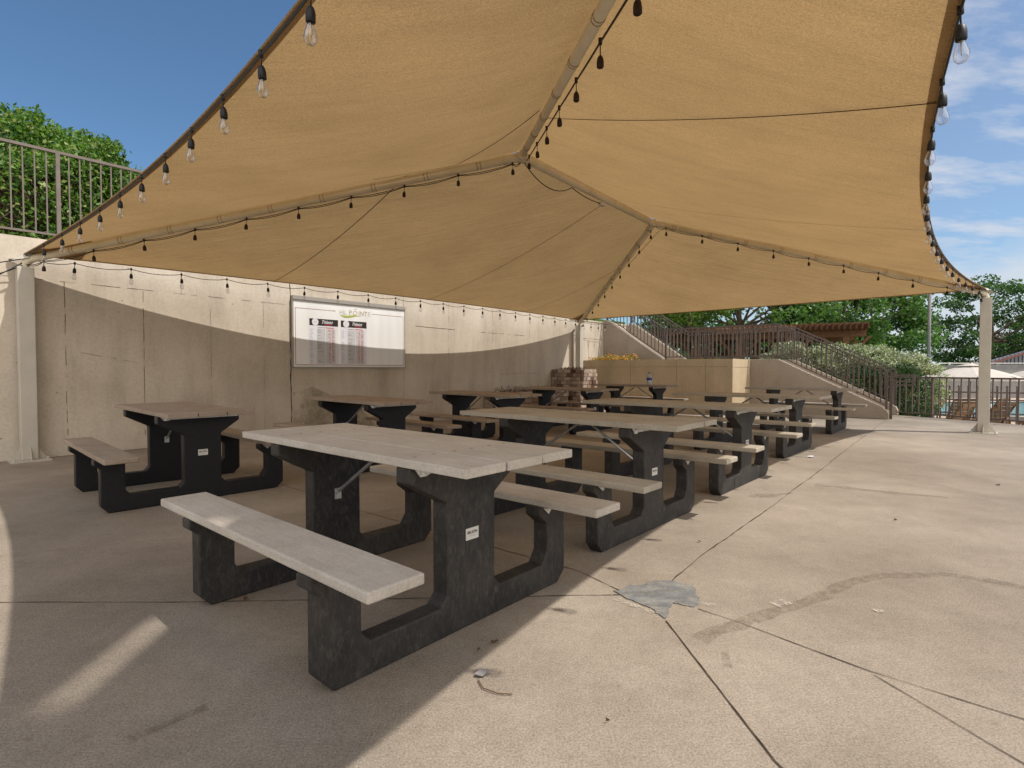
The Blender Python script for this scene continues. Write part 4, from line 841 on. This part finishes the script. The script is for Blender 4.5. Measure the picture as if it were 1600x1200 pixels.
# flowers on the planter wall, dry plants in the block planters
fl = wroot('flower_bed', S(13.8, -7.2, 1.30), 'orange and yellow flowers spilling over the planter wall top', 'flowers'); fl['kind'] = 'stuff'
r = np.random.default_rng(9); n = 2600; tt = np.where(r.random(n) < .7, r.uniform(-8.75, -7.5, n), r.uniform(-7.5, -4.9, n)); ss = r.uniform(13.45, 14.2, n)
hh = np.where(tt < -7.5, .16 + .07 * np.sin(tt * 9), .05) * r.random(n) + 1.31
leaves('petals_and_leaves', 'flower_mix', np.stack([ss * E1.x + tt * E2.x, ss * E1.y + tt * E2.y, hh], 1), .045, parent=fl, seed=11, asp=.8)
for nm_, lb, (s0, s1, t0, t1, z0, h_), n, sd_ in (('dry_plants', 'withered brown plants in the knee-high block planter', (9.5, 11.8, -8.85, -8.4, .46, .24), 1500, 12), ('dry_plants', 'small withered plants on top of the block pillar', (11.98, 12.5, -8.85, -8.1, 1.05, .12), 500, 13)):
    root = wroot(nm_, S((s0 + s1) / 2, (t0 + t1) / 2, z0), lb, 'plants'); root['kind'] = 'stuff'; r = np.random.default_rng(sd_); ss = r.uniform(s0, s1, n); tt = r.uniform(t0, t1, n); hh = z0 + h_ * r.random(n) ** 1.5 * (.5 + .5 * np.sin(ss * 7) ** 2)
    leaves('leaves', 'dry_leaf_mat', np.stack([ss * E1.x + tt * E2.x, ss * E1.y + tt * E2.y, hh], 1), .05, parent=root, seed=sd_)
    mb = MB()
    for k in range(50): i = rr_.randrange(n); mb.tube([S(ss[i], tt[i], z0 - .03), S(ss[i] + .03, tt[i], float(hh[i]) + .03)], .004, 4)
    wbuild(mb, 'stems', 'bark', root)

# ---------------------------------------------------------------- pergola
pg = wroot('pergola', (13.0, 24, .5), 'long red-brown timber pergola with slatted roof behind the stairs', 'pergola')
path = [Vector((13.2, 20.6, 0)), Vector((11.0, 21.6, 0)), Vector((9.2, 22.9, 0)), Vector((7.8, 24.4, 0)), Vector((6.8, 26.2, 0))]
def pth(f):
    L_ = [(path[i + 1] - path[i]).length for i in range(4)]; x = f * sum(L_)
    for i in range(4):
        if x <= L_[i] or i == 3: d = (path[i + 1] - path[i]).normalized(); return path[i] + d * x, d
        x -= L_[i]
ZT = 2.94; bm = MB(); rf = MB(); po = MB(); br = MB(); WPG = 3.0
for off in (0, WPG):
    q = [pth(i / 12) for i in range(13)]
    for i in range(12):
        a, da = q[i]; b, db = q[i + 1]; sa = Vector((da.y, -da.x, 0)); a2 = a + sa * off; sb = Vector((db.y, -db.x, 0)); b2 = b + sb * off
        bm.obox(a2 + EZ * (ZT - .62) - sa * .05, (b2 - a2), sa * .10, EZ * .26)
    wbuild(bm, 'beam', 'cedar', pg); bm = MB()
for i in range(48):
    p, d = pth(i / 47); s_ = Vector((d.y, -d.x, 0)); a = p - s_ * .62 + EZ * (ZT - .36)
    rf.prism([a, a + s_ * (WPG + 1.5), a + s_ * (WPG + 1.5) + EZ * .2, a + EZ * .2 - s_ * .12], d * .06)
for k in range(5): 
    for i in range(12):
        a, da = pth(i / 12); b, db = pth((i + 1) / 12); sa = Vector((da.y, -da.x, 0)); sb = Vector((db.y, -db.x, 0)); o_ = -.3 + k * .8
        rf.obox(a + sa * o_ + EZ * (ZT - .158), (b + sb * o_) - (a + sa * o_), sa * .05, EZ * .05)
for i in range(5):
    f = .075 + i * .215; p, d = pth(f); s_ = Vector((d.y, -d.x, 0))
    for off in (0, WPG):
        c = p + s_ * off; po = MB(); po.obox(c - d * .11 - s_ * .11 + EZ * .5, d * .22, s_ * .22, EZ * (ZT - .622 - .5)); po = wbuild(po, 'post', 'cedar', pg)
        for sg_ in (-1, 1): br = MB(); br.prism([c + d * sg_ * .091 + EZ * 1.45 - s_ * .04, c + d * sg_ * .091 + EZ * 1.62 - s_ * .04, c + d * sg_ * .85 + EZ * (ZT - .63) - s_ * .04, c + d * sg_ * .68 + EZ * (ZT - .63) - s_ * .04], s_ * .08); wbuild(br, 'knee_brace', 'cedar', pg)
wbuild(rf, 'roof_slats', 'cedar', pg)

# ---------------------------------------------------------------- light poles
def pole(label, u, y, h, r_, z0=GB, head=True):
    x = (u - 800) / 862 * y; root = wroot('light_pole', (x, y, z0), label, 'light pole')
    mb = MB(); mb.tube([(x, y, z0), (x, y, z0 + h)], [r_, r_ * .75], 12); wbuild(mb, 'shaft', 'windscreen', root, smooth=True)
    mb = MB(); mb.tube([(x - .9, y, z0 + h - .1), (x + .9, y, z0 + h - .1)], r_ * .5, 8)
    for e_ in (-.8, .8): mb.obox((x + e_ - .2, y - .2, z0 + h - .1), (.4, 0, 0), (0, .35, 0), (0, 0, .22))
    wbuild(mb, 'lamp_heads', 'windscreen', root); return root
pole('tall grey light pole standing right of the pale shrubs', 1450, 30, 7.0, .10)
pole('thin grey light pole behind the left pergola trees', 1245, 40, 11, .13)
pole('thinnest distant light pole right of the first thin one', 1283, 55, 12, .12)
pole('short distant lamp between the trees left of the pole', 1236, 62, 11, .10)

# ---------------------------------------------------------------- pool side
def umbrella(label, x, y, rad):
    z0 = -.9; root = wroot('pool_umbrella', (x, y, z0), label, 'umbrella', 'cream umbrellas by the pool'); mb = MB(); zt = 2.23; n = 8
    ring = lambda rr, z, nn=n: [Vector((x + rr * math.cos(2 * math.pi * (k + .3) / nn), y + rr * math.sin(2 * math.pi * (k + .3) / nn), z0 + z)) for k in range(nn)]
    a, b, c = ring(.28, zt - .12), ring(rad * .6, zt - .33), ring(rad, zt - .56); d = [p - EZ * .10 for p in c]; vs = a + b + c + d
    fs = []
    for q in range(3):
        for k in range(n): fs.append((q * n + k, (q + 1) * n + k, (q + 1) * n + (k + 1) % n, q * n + (k + 1) % n))
    mb.add(vs, fs); cn = wbuild(mb, 'canopy', 'canvas', root)
    mb = MB(); t_ = [Vector((x, y, z0 + zt))] + ring(.42, zt - .10); mb.add(t_, [(0, k + 1, (k + 1) % n + 1) for k in range(n)]); wbuild(mb, 'vent', 'canvas', root)
    mb = MB(); mb.tube([(x, y, z0), (x, y, z0 + zt)], .025, 8); wbuild(mb, 'pole', 'rail_brown', root)
    mb = MB(); mb.lathe([(0, zt), (.03, zt + .01), (.045, zt + .06), (.03, zt + .10), (0, zt + .12)], (x, y, z0), 8); wbuild(mb, 'finial', 'rail_brown', root)
    mb = MB(); [mb.tube([Vector((x, y, z0 + zt - .15)), p + EZ * .02], .008, 4) for p in c]; wbuild(mb, 'ribs', 'rail_brown', root)
umbrella('cream pool umbrella directly behind the right canopy post', 17.6, 21.2, 1.6)
umbrella('cream pool umbrella cut off by the right edge of the view', 21.2, 21.6, 1.7)
umbrella('cream umbrella farther right by the pool, outside the post', 25.4, 22.4, 1.7)

def lounge(mbs=None):
    root = bpy.data.objects.new('lounge_chair', None); C.objects.link(root)
    back = MB(); seat = MB(); fr = MB()
    for k in range(7):
        f = k / 6; back.obox((-.30, -.02 - .42 * f, .40 + .62 * f), (.60, 0, 0), (0, -.012, .085), (0, .016, .004))
    for k in range(7): seat.box(-.30, .30, .06 + k * .13, .16 + k * .13, .36, .385)
    for x in (-.33, .30):
        fr.box(x, x + .03, 0, .98, .30, .36); fr.box(x, x + .03, .02, .08, 0, .299); fr.box(x, x + .03, .88, .94, 0, .299); fr.obox((x, 0, .361), (.03, 0, 0), (0, .05, 0), (0, -.46, .74)); fr.box(x - .01, x + .04, -.08, .5, .56, .59); fr.box(x, x + .03, .44, .48, .361, .559)
    back.build('backrest', 'teak', root); seat.build('seat', 'teak', root); fr.build('frame', 'teak', root); return root
lp = None
LC = [(11.6, 14.6, 25, 'slatted wooden lounge chair nearest the fence beside the pale shrub'), (13.0, 15.0, 10, 'slatted wooden lounge chair seen between the pickets left of the right post'), (14.3, 15.0, 5, 'slatted wooden lounge chair just left of the right post'), (15.6, 15.6, -5, 'slatted wooden lounge chair behind the right post'),
      (16.0, 14.1, 15, 'slatted wooden lounge chair just right of the right post'), (17.1, 14.4, 0, 'slatted wooden lounge chair midway between the right post and the frame edge'), (15.0, 17.4, 30, 'slatted wooden lounge chair farther back near the pool edge'), (18.5, 15.6, 0, 'slatted wooden lounge chair at the right frame edge'), (19.1, 17.6, 8, 'slatted wooden lounge chair under the seated person in blue'),
      (12.3, 16.4, 40, 'slatted wooden lounge chair turned sideways near the pale shrub, closer to the pool'), (13.9, 17.2, -10, 'slatted wooden lounge chair by the pool edge behind the nearer left ones'), (16.6, 16.6, 30, 'slatted wooden lounge chair angled behind the pair right of the post'), (17.6, 17.4, -20, 'slatted wooden lounge chair turned towards the water right of the post')]
LC += [(14.9, 13.6, 12, 'slatted wooden lounge chair closest to the dark fence, right of the post foot')]
for i, (x, y, a, lb) in enumerate(LC):
    if lp is None: lp = lounge(); o = lp
    else: o = ctree(lp)
    o.location = (x, y, -.9); o.rotation_euler = (0, 0, R(a)); tag(o, lb, 'lounge chair', 'wooden lounge chairs by the pool')

def person(loc, rz, label, shirt):
    root = empty('person', loc, label, 'person', None, rz)
    J = {'pel': (0, 0, .48), 'bel': (0, -.04, .62), 'che': (0, -.08, .82), 'nk': (0, -.07, .97), 'nk2': (0, -.06, 1.03), 'hd': (0, -.05, 1.12), 'hd2': (0, -.05, 1.20),
         'hl': (-.09, .02, .47), 'kl': (-.12, .44, .52), 'al': (-.12, .50, .10), 'tl': (-.12, .66, .05), 'hr': (.09, .02, .47), 'kr': (.12, .44, .50), 'ar': (.12, .56, .10), 'tr': (.12, .72, .05),
         'sl': (-.18, -.08, .90), 'el': (-.27, .02, .68), 'wl': (-.22, .24, .62), 'sr': (.18, -.08, .90), 'er': (.33, .06, .82), 'wr': (.20, .10, 1.05)}
    E_ = [('pel', 'bel'), ('bel', 'che'), ('che', 'nk'), ('nk', 'nk2'), ('nk2', 'hd'), ('hd', 'hd2'), ('pel', 'hl'), ('hl', 'kl'), ('kl', 'al'), ('al', 'tl'), ('pel', 'hr'), ('hr', 'kr'), ('kr', 'ar'), ('ar', 'tr'), ('che', 'sl'), ('sl', 'el'), ('el', 'wl'), ('che', 'sr'), ('sr', 'er'), ('er', 'wr')]
    rad = dict(pel=.13, bel=.12, che=.13, nk=.055, nk2=.05, hd=.085, hd2=.07, hl=.085, kl=.058, al=.04, tl=.03, hr=.085, kr=.058, ar=.04, tr=.03, sl=.055, el=.04, wl=.026, sr=.055, er=.04, wr=.026)
    for sd_, w_ in (('l', 'wl'), ('r', 'wr')):
        wv = Vector(J[w_]); ev = Vector(J['e' + sd_]); d = (wv - ev).normalized(); side_ = d.cross(EZ).normalized(); pm = 'p' + sd_; J[pm] = tuple(wv + d * .05); rad[pm] = .026; E_.append((w_, pm))
        for k in range(4):
            f1, f2 = 'f%s%d' % (sd_, k), 'g%s%d' % (sd_, k); J[f1] = tuple(wv + d * (.09) + side_ * (k - 1.5) * .019); J[f2] = tuple(wv + d * (.135 - .006 * abs(k - 1)) + side_ * (k - 1.5) * .021 - EZ * .015); rad[f1] = .0095; rad[f2] = .007; E_ += [(pm, f1), (f1, f2)]
        tb = 't' + sd_ + 'h'; J[tb] = tuple(wv + d * .06 + side_ * .045); rad[tb] = .009; E_.append((w_, tb))
    nm = list(J); me = bpy.data.meshes.new('body'); me.from_pydata([J[k] for k in nm], [(nm.index(a), nm.index(b)) for a, b in E_], []); me.materials.append(MATS['skin'])
    o = bpy.data.objects.new('body', me); C.objects.link(o); o.parent = root
    sk = o.modifiers.new('skin', 'SKIN')
    for i, k in enumerate(nm): me.skin_vertices[0].data[i].radius = (rad[k], rad[k]); me.skin_vertices[0].data[i].use_root = (k == 'pel')
    sb = o.modifiers.new('sub', 'SUBSURF'); sb.levels = 1; sb.render_levels = 2
    mb = MB(); mb.lathe([(.095, 1.10), (.10, 1.16), (.085, 1.22), (.05, 1.25), (0, 1.262)], (0, -.065, 0), 12); mb.build('hair', 'hair_dark', root, smooth=True)
    def seg(name, mat, pts, rr): mb = MB(); mb.tube(pts, rr, 14); mb.build(name, mat, root, smooth=True)
    seg('shirt', shirt, [(0, 0, .50), (0, -.04, .62), (0, -.075, .80), (0, -.08, .92), (0, -.075, .955)], [.16, .15, .165, .15, .07])
    mb = MB()
    for s_ in (-1, 1): mb.tube([(.07 * s_, 0, .48), (.11 * s_, .25, .50)], [.115, .09], 12)
    mb.build('shorts', 'ink_dark', root, smooth=True)
    mb = MB()
    for s_ in (-1, 1): mb.lathe([(0, -.008), (.008, 0), (0, .008)], (.03 * s_, .038, 1.13), 6, 0)
    mb.tube([(0, .035, 1.13), (0, .052, 1.10)], [.008, .013], 6, 1); mb.tube([(-.022, .036, 1.075), (0, .040, 1.073), (.022, .036, 1.075)], .005, 5, 2)
    for s_ in (-1, 1): mb.tube([(.083 * s_, -.05, 1.14), (.088 * s_, -.05, 1.10)], .014, 6, 1)
    mb.build('face', ['hair_dark', 'skin', 'ink_red'], root)
person((19.1, 17.5, -.94), R(8), 'person in a blue top seated by the pool at the right frame edge, arm raised', 'shirt_blue')
person((15.0, 17.3, -.94), R(200), 'person in a white top seated by the pool left of the right canopy post', 'shirt_white')

tf = wroot('tennis_fence', (40, 46, -.9), 'tall grey windscreen fence across the far side of the pool', 'fence')
mb = MB(); mb.obox((18, 38, -.9), (50, 0, 0), (0, .02, 0), (0, 0, 2.30)); wbuild(mb, 'screen', 'windscreen', tf)
mb = MB()
for k in range(18): mb.tube([(18 + k * 2.9, 37.95, -.9), (18 + k * 2.9, 37.95, 1.55)], .035, 6)
mb.tube([(18, 37.95, 1.5), (67, 37.95, 1.5)], .025, 6); wbuild(mb, 'posts', 'galvanised', tf)
bd = wroot('metal_roof_building', (46, 43, -.9), 'low building with ribbed grey metal gable roof at the right edge', 'building')
mb = MB(); mb.prism([(36.4, 42.2, -.9), (57, 42.2, -.9), (61, 46.8, -.9), (40.4, 46.8, -.9)], (0, 0, 2.3)); wbuild(mb, 'wall', 'windscreen', bd)
mb = MB(); E0, RX, rz0, rz1 = 35.3, 47.0, 1.50, 5.0
mb.prism([(E0, 41, rz0), (RX, 41, rz1), (58.7, 41, rz0), (58.7, 41, rz0 - .15), (RX, 41, rz1 - .15), (E0, 41, rz0 - .15)], (5.2, 6, 0), 0)
for k in range(40):
    f = k / 40; x_ = E0 + (RX - E0) * f; mb.prism([(x_, 42.0, 1.4), (x_ + .04, 42.0, 1.4), (x_ + .04, 42.0, rz0 + (rz1 - rz0) * f - .1), (x_, 42.0, rz0 + (rz1 - rz0) * f - .1)], (0, -.06, 0), 0)
mb.prism([(E0, 42.01, 1.45), (58.7, 42.01, 1.45), (RX, 42.01, rz1 - .2)], (0, .05, 0), 0)
mb.prism([(E0 - .1, 40.9, rz0 + .01), (RX, 40.9, rz1 + .04), (RX, 40.9, rz1 - .12), (E0 - .1, 40.9, rz0 - .14)], (0, .09, 0), 1)
wbuild(mb, 'roof', ['roof_metal', 'roof_trim'], bd)

# ---------------------------------------------------------------- litter
def leafy(x, y, sz, rz, col='dry_leaf_mat'):
    mb = MB(); n = 7; vs = []
    for i in range(n): f = i / (n - 1); w_ = sz * .32 * math.sin(math.pi * min(.98, f * .9 + .06)); vs += [(-sz / 2 + sz * f, -w_, .004 + .012 * abs(f - .5)), (-sz / 2 + sz * f, 0, .003), (-sz / 2 + sz * f, w_, .008 + .010 * f)]
    fs = [(3 * i + k, 3 * i + 3 + k, 3 * i + 4 + k, 3 * i + 1 + k) for i in range(n - 1) for k in range(2)]; mb.add(vs, fs); mb.tube([(sz / 2, 0, .004), (sz * .8, sz * .08, .004)], sz * .02, 4)
    o = mb.build('dry_leaf', col); o.location = (x, y, .004); o.rotation_euler = (0, 0, rz); return o
gg = 'dry leaves scattered on the plaza'
for i, (x, y, s_) in enumerate(((-.07, 2.20, .035), (-.13, 2.14, .02), (-1.28, 2.62, .03), (-1.9, 3.4, .02), (-2.25, 3.9, .02), (1.2, 3.5, .02), (2.8, 4.0, .02), (-.6, 1.9, .015), (4.6, 5.2, .03), (.3, 1.7, .012))):
    tag(leafy(x, y, s_, random.uniform(0, 6)), 'small curled brown dry leaf lying on the concrete', 'leaf', gg)
o = leafy(-.11, 1.965, .05, .3, 'windscreen'); tag(o, 'grey curled leaf scrap by a thin bent stem on the sunlit concrete', 'leaf'); o.name = 'leaf_scrap'
mb = MB(); mb.tube([(-.12, 1.93, .006), (-.10, 1.88, .006), (-.05, 1.85, .006), (.0, 1.845, .006)], .0022, 5); tag(mb.build('plant_stem', 'dry_leaf_mat'), 'thin bent plant stem lying below the grey leaf scrap', 'twig')
o = leafy(.14, 2.83, .045, 1.2, 'vine_leaf'); tag(o, 'small fresh green leaf beside the right foot of the nearest table', 'leaf'); o.name = 'green_leaf'
o = leafy(3.75, 6.9, .10, .4, 'paper_grey'); tag(o, 'crumpled white paper scrap on the concrete near the shadow edge', 'litter'); o.name = 'paper_scrap'
